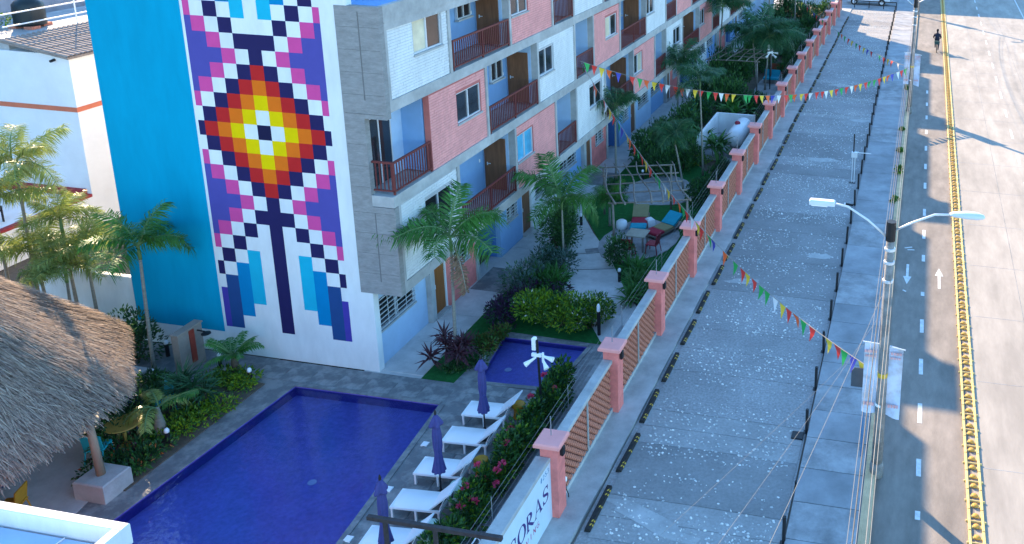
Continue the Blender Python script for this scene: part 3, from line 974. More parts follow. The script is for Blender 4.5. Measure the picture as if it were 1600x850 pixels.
# ================================================================== PERIMETER WALL
pw = thing('perimeter_wall', 'low terracotta lattice wall with square pink pillars between the garden and the parking', 'wall', (-8.1, 17.2, 0))
PS = 4.262
brick1 = MB().bbox(-.045, -.0675, 0, .045, .0675, .066, .006).mesh('brick', TERRA)
NB = 17
for i in range(-1, NB):
    yp = 17.17 + i * PS
    pl = put('pillar', MB().box(-8.25, yp, -0.02, -7.82, yp + .44, 2.09), PINK, pw)
    put('pillar_cap', MB().bbox(-8.345, yp - .17, 2.091, -7.69, yp + .37 + .1, 2.2, .03).box(-8.3, yp - .08, 2.05, -7.75, yp + .47, 2.0905), PINK_CAP, pl)
    put('wall_lamp', MB().bbox(-7.819, yp + .16, 1.72, -7.73, yp + .28, 1.96, .02).box(-7.8, yp + .18, 1.69, -7.75, yp + .26, 1.719), BLACK, pl)
    # bay beyond this pillar
    ya, yb = yp + .441, yp + PS - .001
    if i == -1:
        put('sign_wall', MB().box(-8.2, ya, 0, -8.0, yb, 1.66), mat('sign_wall_paint', (0.60, 0.70, 0.78), 0.6, 0.05, 2, 0.1, 25, stain=.08), pw)
        put('coping', MB().bbox(-8.36, ya, 1.661, -8.0 + .01, yb, 1.76, .02), CONC_PALE, pw)
        continue
    put('coping', MB().bbox(-8.27, ya, 1.66, -7.975, yb, 1.76, .02), CONC_PALE, pw)
    put('plinth', MB().box(-8.22, ya, 0, -7.99, yb, .2), CONC_PALE, pw)
    put('post', MB().box(-8.0, (ya + yb) / 2 - .018, .201, -7.965, (ya + yb) / 2 + .018, 1.659), CONC_PALE, pw)
    lp = put('lattice_panel', MB().box(-8.15, ya, .2, -8.1, yb, 1.66), GAP_DARK, pw)  # added backing sheet; its dark colour stands in for shade in the open gaps
    nc, L, g = 14, 0.135, 0.095
    H = (1.66 - .2) / nc
    mb = MB()
    for c in range(nc):
        nbk = int((yb - ya - .1) / (L + g))
        off = ((L + g) / 2 if c % 2 else 0) + .11
        for b in range(nbk):
            y = ya + off + b * (L + g) + .0
            if y > yb - .1:
                continue
            if i == 0:
                o = place('brick', brick1, lp)
                o.location = (-8.055, y, .2 + c * H + .002)
            else:
                mb.box(-8.1, y - .0675, .2 + c * H + .002, -8.01, y + .0675, .2 + c * H + .068)
    if i > 0:
        put('lattice_bricks', mb, TERRA, lp, kind='stuff')
# small floodlight and cable at the foot of the first bay
t = thing('outdoor_socket', 'small white outdoor lamp with a black cable at the foot of the lattice wall', 'lamp', (-7.93, 17.75, .6))
put('lamp_head', MB().lathe([(.02, 0), (.06, .02), (.06, .1), (.03, .13)], (-7.92, 17.78, .62), 10), WHITE_PL, t, True)
put('lamp_bracket', MB().box(-7.99, 17.74, .55, -7.93, 17.82, .62), BLACK, t)
put('cable', MB().tube([(-7.92, 17.78, .58), (-7.9, 17.8, .4), (-7.86, 17.84, .22), (-7.88, 17.9, .08)], .012, 6), BLACK, t)
# electric fence: rods on the garden side with five thin strands
ef = thing('electric_fence', 'thin electric fence strands on slim rods along the garden side of the pink pillar wall', 'fence', (-8.45, 17.2, 0))
WIRE = mat('galvanised_wire', (0.32, 0.33, 0.35), 0.5, 0.05, 3, metallic=.6)
for i in range(-1, NB):
    yp = 17.17 + i * PS + .22
    put('rod', MB().tube([(-8.05, yp, 2.19), (-8.05, yp, 2.72)], .013, 6), WIRE, ef)
    put('rod', MB().tube([(-8.5, yp + 2.1, 1.2), (-8.5, yp + 2.1, 2.15)], .008, 6), WIRE, ef)
for k in range(5):
    put('strand', MB().tube([(-8.52 - .0 * k, 12.9, 1.25 + k * .2), (-8.52, 88, 1.25 + k * .2)], 0.003, 4), WIRE, ef)

# lettering on the sign wall: thick and thin strokes cut as one relief
INK = mat('sign_ink', (0.05, 0.03, 0.16), 0.6, 0.06, 4)
INK2 = mat('sign_ink_red', (0.42, 0.06, 0.14), 0.6, 0.06, 4)
INK3 = mat('sign_ink_teal', (0.05, 0.2, 0.36), 0.6, 0.06, 4)


def strokes(segs, y0, z0, w, h, x=-7.997):
    """each segment: list of (u, v, half-thickness) in letter units"""
    mb = MB()
    for n_, seg in enumerate(segs):
        P = [Vector((s[0] * w, s[1] * h)) for s in seg]
        T = [s[2] * w for s in seg]
        Lf, Rt = [], []
        for i in range(len(P)):
            d = (P[min(i + 1, len(P) - 1)] - P[max(i - 1, 0)])
            d = d.normalized() if d.length else Vector((1, 0))
            nn = Vector((-d.y, d.x)) * T[i]
            Lf.append(P[i] + nn)
            Rt.append(P[i] - nn)
        xx = x + .0008 * n_
        for i in range(len(P) - 1):
            qd = [Rt[i], Rt[i + 1], Lf[i + 1], Lf[i]]
            mb.add([(xx, y0 + p.x, z0 + p.y) for p in qd] + [(-8.0, y0 + p.x, z0 + p.y) for p in qd], [(0, 1, 2, 3), (0, 4, 5, 1), (1, 5, 6, 2), (2, 6, 7, 3), (3, 7, 4, 0)])
    return mb


def arc(cu, cv, ru, rv, a0, a1, thick, n=14):
    """thickness follows the stress of a serif face: heavy where the stroke is upright"""
    o = []
    for i in range(n + 1):
        t = rad(a0 + (a1 - a0) * i / n)
        o.append((cu + ru * math.cos(t), cv + rv * math.sin(t), .025 + thick * abs(math.cos(t)) ** 1.5))
    return o


LET = {
    'C': [arc(.5, .5, .42, .5, 50, 310, .08), [(.78, .62, .05), (.8, .95, .04)]],
    'O': [arc(.5, .5, .43, .5, 0, 360, .085, 22)],
    'R': [[(.18, 0, .085), (.18, 1, .085)], [(.02, .015, .03), (.36, .015, .03)], arc(.25, .74, .42, .25, 90, -90, .075), [(.1, .985, .025), (.3, .985, .025)], [(.3, .48, .06), (.62, .2, .085), (.88, 0, .07)],
          [(.76, .02, .03), (1.0, .02, .03)]],
    'A': [[(.1, 0, .028), (.5, 1, .028)], [(.5, 1, .05), (.86, 0, .1)], [(.24, .33, .022), (.72, .33, .022)], [(0, .015, .025), (.24, .015, .025)], [(.7, .015, .03), (1.02, .015, .03)]],
    'S': [arc(.47, .73, .3, .25, 35, 200, .05) + [(.3, .56, .09), (.66, .42, .09)] + arc(.45, .26, .32, .25, 20, -150, .05), [(.74, .7, .04), (.76, .98, .03)], [(.12, .02, .03), (.13, .3, .04)]],
    'L': [[(.2, 0, .07), (.2, 1, .07)], [(.2, .05, .05), (.8, .05, .05)]],
    'I': [[(.5, 0, .09), (.5, 1, .09)]],
    'V': [[(.08, 1, .1), (.5, 0, .06)], [(.5, 0, .05), (.92, 1, .05)]],
    'N': [[(.15, 0, .05), (.15, 1, .05)], [(.15, 1, .1), (.85, 0, .1)], [(.85, 0, .05), (.85, 1, .05)]],
    'G': [arc(.5, .5, .42, .47, 50, 320, .06), [(.86, .1, .06), (.86, .45, .06)], [(.55, .45, .05), (.9, .45, .05)]],
    '#': [[(.3, 0, .06), (.42, 1, .06)], [(.62, 0, .06), (.74, 1, .06)], [(.1, .33, .05), (.9, .33, .05)], [(.14, .66, .05), (.94, .66, .05)]],
    '2': [arc(.5, .7, .34, .28, 170, -40, .06) + [(.2, .06, .06)], [(.16, .06, .06), (.86, .06, .06)]],
    '5': [[(.8, .95, .06), (.26, .95, .06)], [(.28, .95, .06), (.24, .55, .06)], arc(.46, .33, .36, .3, 130, -150, .06)],
    '3': [arc(.45, .73, .32, .25, 150, -80, .06), arc(.45, .27, .36, .27, 80, -150, .06)],
}
for txt, y0, z0, w, h, adv, m, nm in (('CORAS', 14.93, .76, .40, .42, .432, INK, 'sign_letter'), ('LIVING', 15.36, .45, .14, .15, .19, INK2, 'sign_letter'), ('#253', 16.6, 1.44, .1, .13, .125, INK3, 'sign_number')):
    for i, chh in enumerate(txt):
        put(nm, strokes(LET[chh], y0 + i * adv, z0, w, h), m, pw)

# ================================================================== STREET FURNITURE
# wheel stops
ws = thing('wheel_stop', 'black rubber wheel stop with yellow marks, first from the near end of the parking', 'wheel stop', (-7.03, 16.95, 0), 'wheel stops along the wall', local=True)
mb = MB()
prof = [(-.08, 0), (.08, 0), (.06, .09), (-.06, .09)]
L = 1.55
vs = [(p[0], 0, p[1]) for p in prof] + [(p[0], L, p[1]) for p in prof]
mb.add(vs, [(0, 1, 2, 3), (7, 6, 5, 4), (0, 4, 5, 1), (1, 5, 6, 2), (2, 6, 7, 3), (3, 7, 4, 0)])
put('rubber_body', mb, RUBBER, ws)
for yy in (.16, .29, .78, 1.22, 1.37):
    mb = MB()
    mb.add([(.081, yy, .03), (.081, yy + .06, .03), (.069, yy + .045, .07), (.069, yy - .015, .07)], [(0, 1, 2, 3)])
    mb.add([(.052, yy - .02, .0915), (.052, yy + .045, .0915), (.012, yy + .02, .0915), (.012, yy - .045, .0915)], [(0, 1, 2, 3)])
    put('reflector', mb, YELLOW_M, ws)
r3 = random.Random(2)
for i in range(1, 33):
    y = 16.95 + 2.112 * i
    if y > 89:
        break
    dup(ws, (-7.03 + r3.uniform(-.03, .03), y + r3.uniform(-.05, .05), 0), r3.uniform(-.02, .02), 'black rubber wheel stop with yellow marks, %s from the near end of the parking' % ordinal(i))
# bollards
bo = thing('bollard', 'slim black bollard on the sidewalk edge, first from the near end', 'bollard', (-2.36, 17.55, 0), 'black bollards between parking and sidewalk', local=True)
put('bollard_post', MB().tube([(0, 0, 0), (0, 0, .76)], .045, 10), BLACK, bo)
put('base_plate', MB().bbox(-.09, -.09, 0, .09, .09, .015, .004), BLACK, bo)
k = 1
for i in range(2, 35):
    y = 17.55 + 2.115 * i
    o = dup(bo, (-2.37 - .0035 * (y - 17), y, 0), r3.uniform(0, 3), 'slim black bollard on the sidewalk edge, %s from the near end' % ordinal(k))
    o.rotation_euler = (r3.uniform(-.03, .03), r3.uniform(-.03, .03), 0)
    k += 1
t = thing('fallen_plate', 'black steel base plate lying flat beside the third bollard from the near end', 'plate', (-2.62, 21.6, 0))
put('plate', MB().bbox(-2.78, 21.4, .0, -2.45, 21.72, .05, .01), BLACK, t)
t = thing('bollard_stump', 'dark stump of a broken bollard in the gap near the bottom of the row', 'bollard stump', (-2.36, 19.66, 0))
put('stump', MB().tube([(-2.36, 19.66, 0), (-2.36, 19.66, .07)], .05, 8), BLACK, t)
t = thing('fallen_bollard', 'short dark pipe lying at the foot of a bollard beyond the street lamp', 'pipe', (-2.65, 38.5, 0))
put('pipe', MB().tube([(-2.85, 38.6, .06), (-2.5, 38.55, .05)], .05, 8), BLACK, t)
put('pipe_cap', MB().tube([(-2.92, 38.6, .06), (-2.852, 38.6, .06)], .06, 8), WHITE_PL, t)

# thin light post standing in the parking
t = thing('light_post', 'thin grey double post with a small box standing in the parking strip', 'light post', (-2.78, 41.5, 0))
put('post', MB().tube([(-2.84, 41.5, 0), (-2.84, 41.5, 1.6)], .02, 6).tube([(-2.72, 41.5, 0), (-2.72, 41.5, 1.6)], .02, 6), ALU, t)
put('base_plate', MB().box(-2.95, 41.4, 0, -2.65, 41.6, .03), BLACK, t)
put('upper_post', MB().tube([(-2.8, 41.5, 1.5), (-2.8, 41.5, 2.55)], .035, 6), BLACK, t)
put('junction_box', MB().box(-2.9, 41.42, 1.35, -2.62, 41.58, 1.62), ALU, t)
put('cross_arm', MB().bar((-2.62, 41.5, 1.6), (-1.95, 41.5, 1.6), .03), ALU, t)

# street lamp poles with banners and lamp heads
POLE = mat('street_pole_concrete', (0.27, 0.26, 0.25), 0.85, 0.2, 3, 0.4, 20, stain=.4, stain_scale=1.5)
BAN = mat('faded_banner', (0.50, 0.48, 0.52), 0.8, 0.12, 1.2, col2=(0.52, 0.56, 0.68), mix_at=(.4, .55))
BAN_TXT = mat('banner_print', (0.66, 0.35, 0.35), 0.8, 0.2, 9)
HEADW = mat('lamp_head_paint', (0.62, 0.66, 0.72), 0.45, 0.04, 4)


def lamp_pole(y, label, right_long=True):
    t = thing('street_lamp', label, 'street lamp', (-.35, y, 0), 'double arm street lamps', local=True)
    put('pole', MB().tube([(0, 0, 0), (0, 0, 3.5), (-.02, 0, 7.2)], [.15, .12, .1], 12), POLE, t, True)
    put('pole_base', MB().lathe([(.18, 0), (.18, .3), (.165, .4), (.15, .42)], n=12), POLE, t, True)
    put('pole_cap', MB().tube([(-.02, 0, 6.72), (-.02, 0, 7.22)], .125, 10), BLACK, t)
    for zz in (6.45, 6.1, 5.6, 2.1):
        put('band', MB().lathe([(.125, 0), (.135, .01), (.135, .07), (.125, .08)], (-.015, 0, zz), 12), ALU if zz > 2.5 else WHITE_PL, t)
    put('lamp_arm', MB().tube([(-.05, 0, 6.75), (-.6, 0, 7.2), (-1.1, 0, 7.5), (-1.5, 0, 7.56)], .03, 8), ALU, t, True)
    put('lamp_arm', MB().tube([(.05, 0, 6.98), (.5, 0, 7.25), (1.0, 0, 7.5), (1.4, 0, 7.54)], .03, 8), ALU, t, True)
    h = put('lamp_head', MB().bbox(-2.05, -.1, 7.5, -1.42, .1, 7.62, .03), HEADW, t)
    put('lamp_lens', MB().box(-2.0, -.08, 7.47, -1.6, .08, 7.5), WHITE_PL, h)
    mb = MB()
    prof = [(1.35, .04, .05), (1.45, .09, .08), (1.75, .13, .12), (2.0, .13, .11), (2.15, .08, .06), (2.18, .02, .02)]
    vs, fs = [], []
    for x, w, hh_ in prof:
        for k in range(10):
            a = 2 * math.pi * k / 10
            vs.append((x, w * math.cos(a), 7.54 + hh_ * math.sin(a) * (1 if math.sin(a) > 0 else .6)))
    for i in range(len(prof) - 1):
        for k in range(10):
            fs.append((i * 10 + k, (i + 1) * 10 + k, (i + 1) * 10 + (k + 1) % 10, i * 10 + (k + 1) % 10))
    fs += [tuple(range(10)), tuple(50 + k for k in range(9, -1, -1))]
    mb.add(vs, fs)
    put('lamp_head', mb, HEADW, t, True)
    # banner: cloth with a gentle wave hung from two arms
    for sx in (-1, 1):
        mb = MB()
        W, Hn = .36, 2.0
        x0 = .13 if sx > 0 else -.13
        nu, nv = 4, 10
        vs = [(x0 + sx * W * u / nu, .05 * math.sin(v * .9 + u * .8), 3.85 - (.1 if sx > 0 else -.02) * u / nu - Hn * v / nv) for v in range(nv + 1) for u in range(nu + 1)]
        fs = [(v * (nu + 1) + u, v * (nu + 1) + u + 1, (v + 1) * (nu + 1) + u + 1, (v + 1) * (nu + 1) + u) for v in range(nv) for u in range(nu)]
        mb.add(vs, fs)
        b = put('banner', mb, BAN, t, True)
        mb = MB()
        rr = random.Random(4 + sx)
        for zz, hh_ in ((3.62, .07), (3.5, .05), (2.1, .09)):
            x = x0 + sx * .05
            while abs(x) < .44:
                w = rr.uniform(.03, .06)
                mb.box(min(x, x + sx * w), -.062, zz, max(x, x + sx * w), -.055, zz + hh_)
                x += sx * (w + .02)
        put('banner_print', mb, BAN_TXT, b)
        put('banner_arm', MB().bar((x0, 0, 3.86 if sx < 0 else 3.82), (x0 + sx * (W + .05), 0, 3.88 if sx < 0 else 3.76), .025), ALU, t)
    put('bunting_tie', MB().lathe([(.135, 0), (.14, .02), (.14, .1), (.135, .12)], (0, 0, 2.95), 10), YELLOW_M, t)
    return t


lamp_pole(20.42, 'nearest street lamp with two arms and a faded banner on its concrete pole')
lamp_pole(54.5, 'second street lamp with a faded banner, beside the far end of the sidewalk bunting')
lamp_pole(89.0, 'farthest street lamp pole standing at the top of the sidewalk')

# traffic sign seen from behind
t = thing('traffic_sign', 'blue steel sign post with a dark sign plate seen from behind', 'sign', (-.78, 20.95, 0))
put('post', MB().tube([(-.78, 20.95, .1), (-.84, 20.95, 3.0)], .035, 8), mat('blue_grey_steel', (0.09, 0.2, 0.36), .5, .1, 4), t)
mb = MB()
pl_ = [(-.21, 0), (.21, 0), (.21, .45), (.13, .56), (-.13, .56), (-.21, .45)]
vs = [(-.86 - .1 + p[0], 20.9, 2.25 + p[1]) for p in pl_] + [(-.86 - .1 + p[0], 20.88, 2.25 + p[1]) for p in pl_]
mb.add(vs, [tuple(range(6)), tuple(range(11, 5, -1))] + [(i, (i + 1) % 6, 6 + (i + 1) % 6, 6 + i) for i in range(6)])
put('sign_plate', mb, mat('sign_back', (0.06, 0.08, 0.1), .5, .1, 4), t)

# overhead cables
CABW = mat('pale_cable', (0.26, 0.24, 0.21), 0.6, .08, 3)


def sag_line(a, b, s, n=14):
    a, b = Vector(a), Vector(b)
    return [a + (b - a) * (i / n) - Vector((0, 0, 4 * s * (i / n) * (1 - i / n))) for i in range(n + 1)]


def cable(label, pts_, r, m):
    tag(put('overhead_cable', MB().tube(pts_, r, 6), m, None, True), label, 'cable', 'overhead cables along the street lamps')


def chain(x, z, s, r, label, m=CABW):
    pts_ = []
    for a, b in ((-14, 20.42), (20.42, 54.5), (54.5, 89), (89, 123)):
        pts_ += sag_line((x, a, z), (x, b, z), s)[(1 if pts_ else 0):]
    cable(label, pts_, r, m)


chain(-.22, 6.2, .5, .006, 'pale overhead cable strung nearest the bike lane between the street lamps')
chain(-.30, 5.7, .75, .008, 'thick pale overhead cable strung just left of the one nearest the bike lane')
chain(-.44, 6.0, .55, .005, 'thin pale overhead cable in the middle of the bundle along the lamps')
chain(-.52, 5.6, .6, .012, 'thick dark overhead cable of the bundle along the kerb', mat('dark_cable', (.12, .11, .1), .7, .1, 3))
chain(-.62, 5.2, .5, .005, 'lowest thin overhead cable on the sidewalk side of the bundle')
cable('thin service cable running from the near lamp down to the lower left over the sidewalk', sag_line((-.5, 20.4, 5.2), (-4.2, -2, 5.6), .5), .005, CABW)
cable('second thin service cable over the sidewalk, left of the first', sag_line((-.55, 20.4, 4.6), (-6.4, 0, 5.0), .4), .0035, CABW)
cable('faintest thin service cable reaching farthest over the cobbled parking', sag_line((-.55, 20.4, 4.2), (-8.8, 2, 4.6), .3), .0025, CABW)

# lane divider: yellow rails with ochre domes
ld = thing('lane_divider', 'yellow plastic ladder like divider with ochre domes between bike lane and road', 'lane divider', (2.18, 18, 0))
dome = MB().lathe([(.085, 0), (.082, .02), (.055, .04), (.02, .05), (.0, .052)], n=9).mesh('dome', OCHRE_D, True)
rung = MB().bbox(-.25, -.02, 0, .25, .02, .05, .01).mesh('rung', YELLOW_D)
bridge = MB().bbox(-.13, -.035, 0, .13, .035, .03, .008).mesh('bridge', YELLOW_D)
y, i = 11.0, 0
while y < 104:
    x = 2.18
    o = place('dome', dome, ld)
    o.location = (x - .001, y, .028)
    o.matrix_parent_inverse = Matrix.Translation(-ld.location)
    if i % 2 == 0:
        o = place('rung', rung, ld)
        o.location = (x, y + .17, 0)
        put('rail', MB().bbox(x - .2, y - .16, 0, x - .13, y + .55, .06, .012), YELLOW_D, ld)
        put('rail', MB().bbox(x + .13, y - .16, 0, x + .2, y + .55, .06, .012), YELLOW_D, ld)
    o = place('bridge', bridge, ld)
    o.location = (x, y - .01, 0)
    y += .365
    i += 1

# bunting
PENC = {'r': (0.75, 0.05, 0.04), 'o': (0.8, 0.13, 0.03), 'y': (0.78, 0.55, 0.05), 'g': (0.02, 0.36, 0.08), 'w': (0.72, 0.73, 0.74), 'b': (0.06, 0.07, 0.4), 'p': (0.8, 0.04, 0.16)}
PENM = {k: mat('pennant_' + k, c, 0.55, 0.06, 4, spec=.4) for k, c in PENC.items()}


def bunting(label, a, b, sag, n, seq, seed):
    t = thing('bunting', label, 'bunting', a, 'strings of pennants')
    pts_ = sag_line(a, b, sag, 40)
    put('string', MB().tube(pts_, .011, 5), CABW, t)
    rr = random.Random(seed)
    a, b = Vector(a), Vector(b)
    dxy = Vector((b.x - a.x, b.y - a.y, 0)).normalized()
    for i in range(n):
        u = (i + .6 + rr.uniform(-.18, .18)) / (n + .4)
        if rr.random() < .07:
            continue
        c = a + (b - a) * u - Vector((0, 0, 4 * sag * u * (1 - u)))
        sl = ((b - a) - Vector((0, 0, 4 * sag * (1 - 2 * u)))).normalized()
        w = .165
        tw = rr.uniform(-.5, .5)
        nrm = Vector((-dxy.y, dxy.x, 0))
        tip = c + Vector((0, 0, -.46)) + nrm * tw * .2 + dxy * rr.uniform(-.06, .06)
        md = c + Vector((0, 0, -.2)) + nrm * (tw * .12 + .03)
        p0, p1 = c - sl * w, c + sl * w
        mb = MB()
        mb.add([p0, p1, md + sl * w * .55, md - sl * w * .55, tip], [(0, 1, 2, 3), (3, 2, 4)])
        put('pennant', mb, PENM[seq[i % len(seq)]], t)


PA, PB, PD = (-14.7, 36.3, 6.6), (-.42, 20.42, 3.0), (-.5, 54.5, 2.95)
bunting('string of coloured pennants from the facade down across the wall to the nearest street lamp', PA, PB, 1.5, 54, list('gwyr') + list('ogrw') + list('yrgb') + list('yorg') + list('ryrg'), 1)
bunting('string of coloured pennants stretched level from the facade to the second street lamp', PA, PD, 1.7, 56, list('gryo') + list('bwrg') + list('oyrw') + list('rrwy') + list('rgrw') + list('oyrg'), 2)
bunting('string of coloured pennants running from the second street lamp back over the far parking', PD, (-14.7, 80, 6.6), 1.5, 46, list('ogwr') + list('yrgw') + list('rbyr') + list('gyrg'), 3)

# ================================================================== POOLSIDE FURNITURE
lo_ = thing('sun_lounger', 'white sun lounger beside the topmost umbrella, nearest the small pool', 'sun lounger', (-11.95, 20.05, 0), 'white loungers in a row by the pool', rz=rad(3), local=True)
put('frame', MB().bbox(0, 0, .3, 1.28, .05, .36, .008).bbox(0, .6, .3, 1.28, .65, .36, .008).bbox(0, .051, .3, .05, .599, .36, .008).bbox(1.23, .051, .3, 1.28, .599, .36, .008), WHITE_PL, lo_)
for lx, ly in ((.02, .01), (.02, .59), (.62, .01), (.62, .59), (1.2, .01), (1.2, .59)):
    put('leg', MB().bbox(lx, ly, 0, lx + .05, ly + .05, .3, .004), WHITE_PL, lo_)
mb = MB()
nu = 7
vs, fs = [], []
for i in range(nu + 1):
    x = .0 + 1.02 * i / nu
    z = .385 - .05 * (1 - min(1, i / 2)) ** 2
    for yy, dz in ((.01, -.03), (.03, 0), (.325, .012), (.62, 0), (.64, -.03)):
        vs.append((x, yy, z + dz))
for i in range(nu):
    for j in range(4):
        fs.append((i * 5 + j, (i + 1) * 5 + j, (i + 1) * 5 + j + 1, i * 5 + j + 1))
mb.add(vs, fs)
put('seat', mb, WHITE_PL, lo_, True)
mtx = Matrix.Translation((1.02, .325, .38)) @ Matrix.Rotation(rad(-42), 4, 'Y') @ Matrix.Translation((.36, 0, 0))
put('backrest', MB().obox(mtx, .74, .62, .035), WHITE_PL, lo_)
put('backrest_support', MB().bar((1.22, .1, .34), (1.4, .1, .72), .025).bar((1.22, .55, .34), (1.4, .55, .72), .025), WHITE_PL, lo_)
for i, (x, y, lab) in enumerate([(-11.9, 18.88, 'white sun lounger second from the small pool, just behind the yellow stool'), (-11.93, 17.58, 'white sun lounger in the middle of the row, under the second umbrella'),
                                 (-11.82, 16.38, 'white sun lounger second from the bottom, beside the lowest umbrella'), (-11.82, 15.12, 'white sun lounger at the bottom edge of the row, behind the dark bar')]):
    dup(lo_, (x, y, 0), rad(3 + i * .5), lab)

um = thing('closed_umbrella', 'closed indigo umbrella standing at the topmost lounger', 'umbrella', (-11.09, 19.76, 0), 'closed indigo umbrellas', local=True)
put('pole', MB().tube([(0, 0, 0), (0, 0, 2.42)], .022, 8), BLACK, um)
put('base', MB().lathe([(.27, 0), (.27, .04), (.1, .07), (.04, .08), (.035, .25)], n=18), BLACK, um)


def pleat(t, z):
    return 1 + .16 * math.sin(8 * t) + .05 * math.sin(3 * t + z * 5)


put('canopy', MB().lathe([(.02, 2.36), (.045, 2.3), (.075, 2.1), (.1, 1.8), (.1, 1.5), (.075, 1.28), (.1, 1.1), (.135, .9), (.155, .8), (.14, .78), (.04, .8)][::-1], n=40, wob=pleat), UMB, um, True)
put('canopy_vent', MB().lathe([(.135, 2.08), (.14, 2.12), (.085, 2.26), (.03, 2.38)], n=40, wob=lambda t, z: 1 + .3 * math.sin(4 * t)), UMB, um, True)
put('tie_strap', MB().lathe([(.085, 1.24), (.092, 1.25), (.092, 1.31), (.085, 1.32)], n=20), UMB, um)
put('finial', MB().lathe([(.02, 2.38), (.035, 2.42), (.02, 2.5), (.0, 2.53)], n=8), BLACK, um)
dup(um, (-11.0, 17.3, 0), .4, 'closed indigo umbrella standing at the middle lounger')
dup(um, (-10.95, 14.95, 0), .9, 'closed indigo umbrella in front of the dark bar at the bottom')
YST = mat('mustard_plastic', (0.5, 0.25, 0.02), .5, .1, 5)
st = thing('stool', 'mustard yellow round stool behind the topmost lounger, beside the hedge', 'stool', (-10.55, 20.72, 0), 'mustard stools', local=True)
put('seat', MB().lathe([(.0, .36), (.17, .36), (.19, .38), (.19, .43), (.17, .45), (.0, .455)], n=16), YST, st, True)
put('drum', MB().lathe([(.15, 0), (.16, .02), (.13, .18), (.155, .355)], n=16), YST, st, True)
dup(st, (-10.45, 18.32, 0), .3, 'mustard yellow round stool between the second and third loungers')
PGR = mat('pale_green_plastic', (0.42, 0.58, 0.5), .5, .06, 5)
sd = thing('side_table', 'pale green square side table below the middle lounger', 'side table', (-10.55, 17.3, 0), 'pale green side tables', local=True)
put('tabletop', MB().prism([(-.2, -.12), (-.12, -.2), (.12, -.2), (.2, -.12), (.2, .12), (.12, .2), (-.12, .2), (-.2, .12)], .4, .44), PGR, sd)
put('pedestal', MB().lathe([(.16, 0), (.15, .03), (.07, .1), (.07, .36), (.12, .399)], n=12), PGR, sd, True)
dup(sd, (-10.55, 15.95, 0), .2, 'pale green square side table by the lowest umbrella')

# dark bar frame close to the camera
t = thing('bar_frame', 'dark steel bar frame crossing the bottom of the view over the hedge', 'frame', (-9.0, 13.7, 0))
put('cross_bar', MB().bar((-10.38, 13.68, 2.6), (-7.46, 13.69, 2.6), .085, .085), mat('rusty_dark_steel', (0.045, 0.035, 0.035), .6, .4, 6), t)
for x in (-10.0, -8.9):
    put('upright', MB().box(x - .035, 13.65, 0, x + .035, 13.72, 2.56), MATS['rusty_dark_steel'], t)
t = thing('bent_pipe', 'thin white bent pipe rising beside the dark bar at the hedge', 'pipe', (-8.7, 14.4, 0))
put('pipe', MB().tube([(-8.9, 13.6, 0.9), (-8.62, 14.3, 1.5), (-8.52, 14.55, 1.68), (-8.46, 14.58, 1.6), (-8.42, 14.5, 1.2)], .016, 6), WHITE_PL, t)

# floodlight pole
fp = thing('floodlight_pole', 'black pole with white floodlights and speaker above the flowering hedge', 'floodlight pole', (-9.72, 20.5, 0), 'floodlight poles', local=True)
put('pole', MB().tube([(0, 0, 0), (-.06, -.03, 2.72)], .035, 8), BLACK, fp)
put('speaker_box', MB().bbox(-.2, -.08, 2.42, -.09, .04, 2.8, .03), WHITE_PL, fp)
put('bracket', MB().bbox(-.22, -.07, 2.22, .06, .0, 2.32, .01).box(.07, -.05, 2.05, .12, 0, 2.35), WHITE_PL, fp)
for a, b in (((-.1, -.05, 2.2), (-.36, -.2, 2.02)), ((.1, -.05, 2.26), (.42, -.1, 2.22)), ((.1, -.05, 2.15), (.27, -.2, 1.98))):
    put('floodlight', MB().tube([a, tuple((Vector(a) * .5 + Vector(b) * .5)), b], [.03, .045, .08], 8), WHITE_PL, fp)
dup(fp, (-9.8, 57.6, 0), .5, 'distant black pole with white floodlights beside the far patio', 1.15)

# path lights
pl = thing('path_light', 'black path light with white top at the right end of the poolside bed', 'path light', (-19.03, 20.53, 0), 'black path lights', local=True)
put('stem', MB().tube([(0, 0, 0), (0, 0, .42)], .06, 10), BLACK, pl)
put('lamp_top', MB().lathe([(.055, .42), (.065, .43), (.065, .5), (.03, .55)], n=10), WHITE_PL, pl, True)
for (x, y, lab, s) in [(-20.55, 21.1, 'black path light with white top left of the cycad like palm', .9), (-19.1, 17.6, 'black path light with white top at the young bottle palm', 1), (-21.65, 19.8, 'black path light with white top at the foot of the leaning palm trunk', 1.1),
                       (-9.9, 25.4, 'tall black path light at the right end of the lime hedge', (.95, .95, 2.1)), (-10.5, 29.15, 'black path light on the grass edge by the garden path', 1), (-13.8, 33.65, 'black path light at the top of the garden path', 1),
                       (-12.9, 39.4, 'black path light beyond the branch pergola', 1), (-22.6, 21.3, 'black path light near the foot of the cyan wall', 1)]:
    dup(pl, (x, y, 0), 0, lab, s)

# outdoor shower wall
t = thing('shower_wall', 'stone clad shower wall with a red panel at the foot of the cyan wall', 'shower', (-21.33, 20.85, 0))
TRAV = mat('travertine', (0.33, 0.27, 0.22), .8, .15, 3, .3, 12, stain=.2)
put('slab', MB().bbox(-21.45, 20.4, 0, -21.22, 21.3, 1.36, .01), TRAV, t)
put('cap', MB().bbox(-21.48, 20.37, 1.361, -21.19, 21.33, 1.41, .01), TRAV, t)
put('red_panel', MB().box(-21.219, 20.8, .25, -21.19, 20.98, 1.32), mat('red_panel', (.3, .045, .025), .5, .1, 4), t)
put('shower_arm', MB().bar((-21.2, 21.1, 1.2), (-20.95, 21.12, 1.17), .03), BLACK, t)
put('shower_head', MB().lathe([(.02, .05), (.13, .03), (.14, 0), (.0, 0)], (-20.92, 21.12, 1.1), 12), BLACK, t)

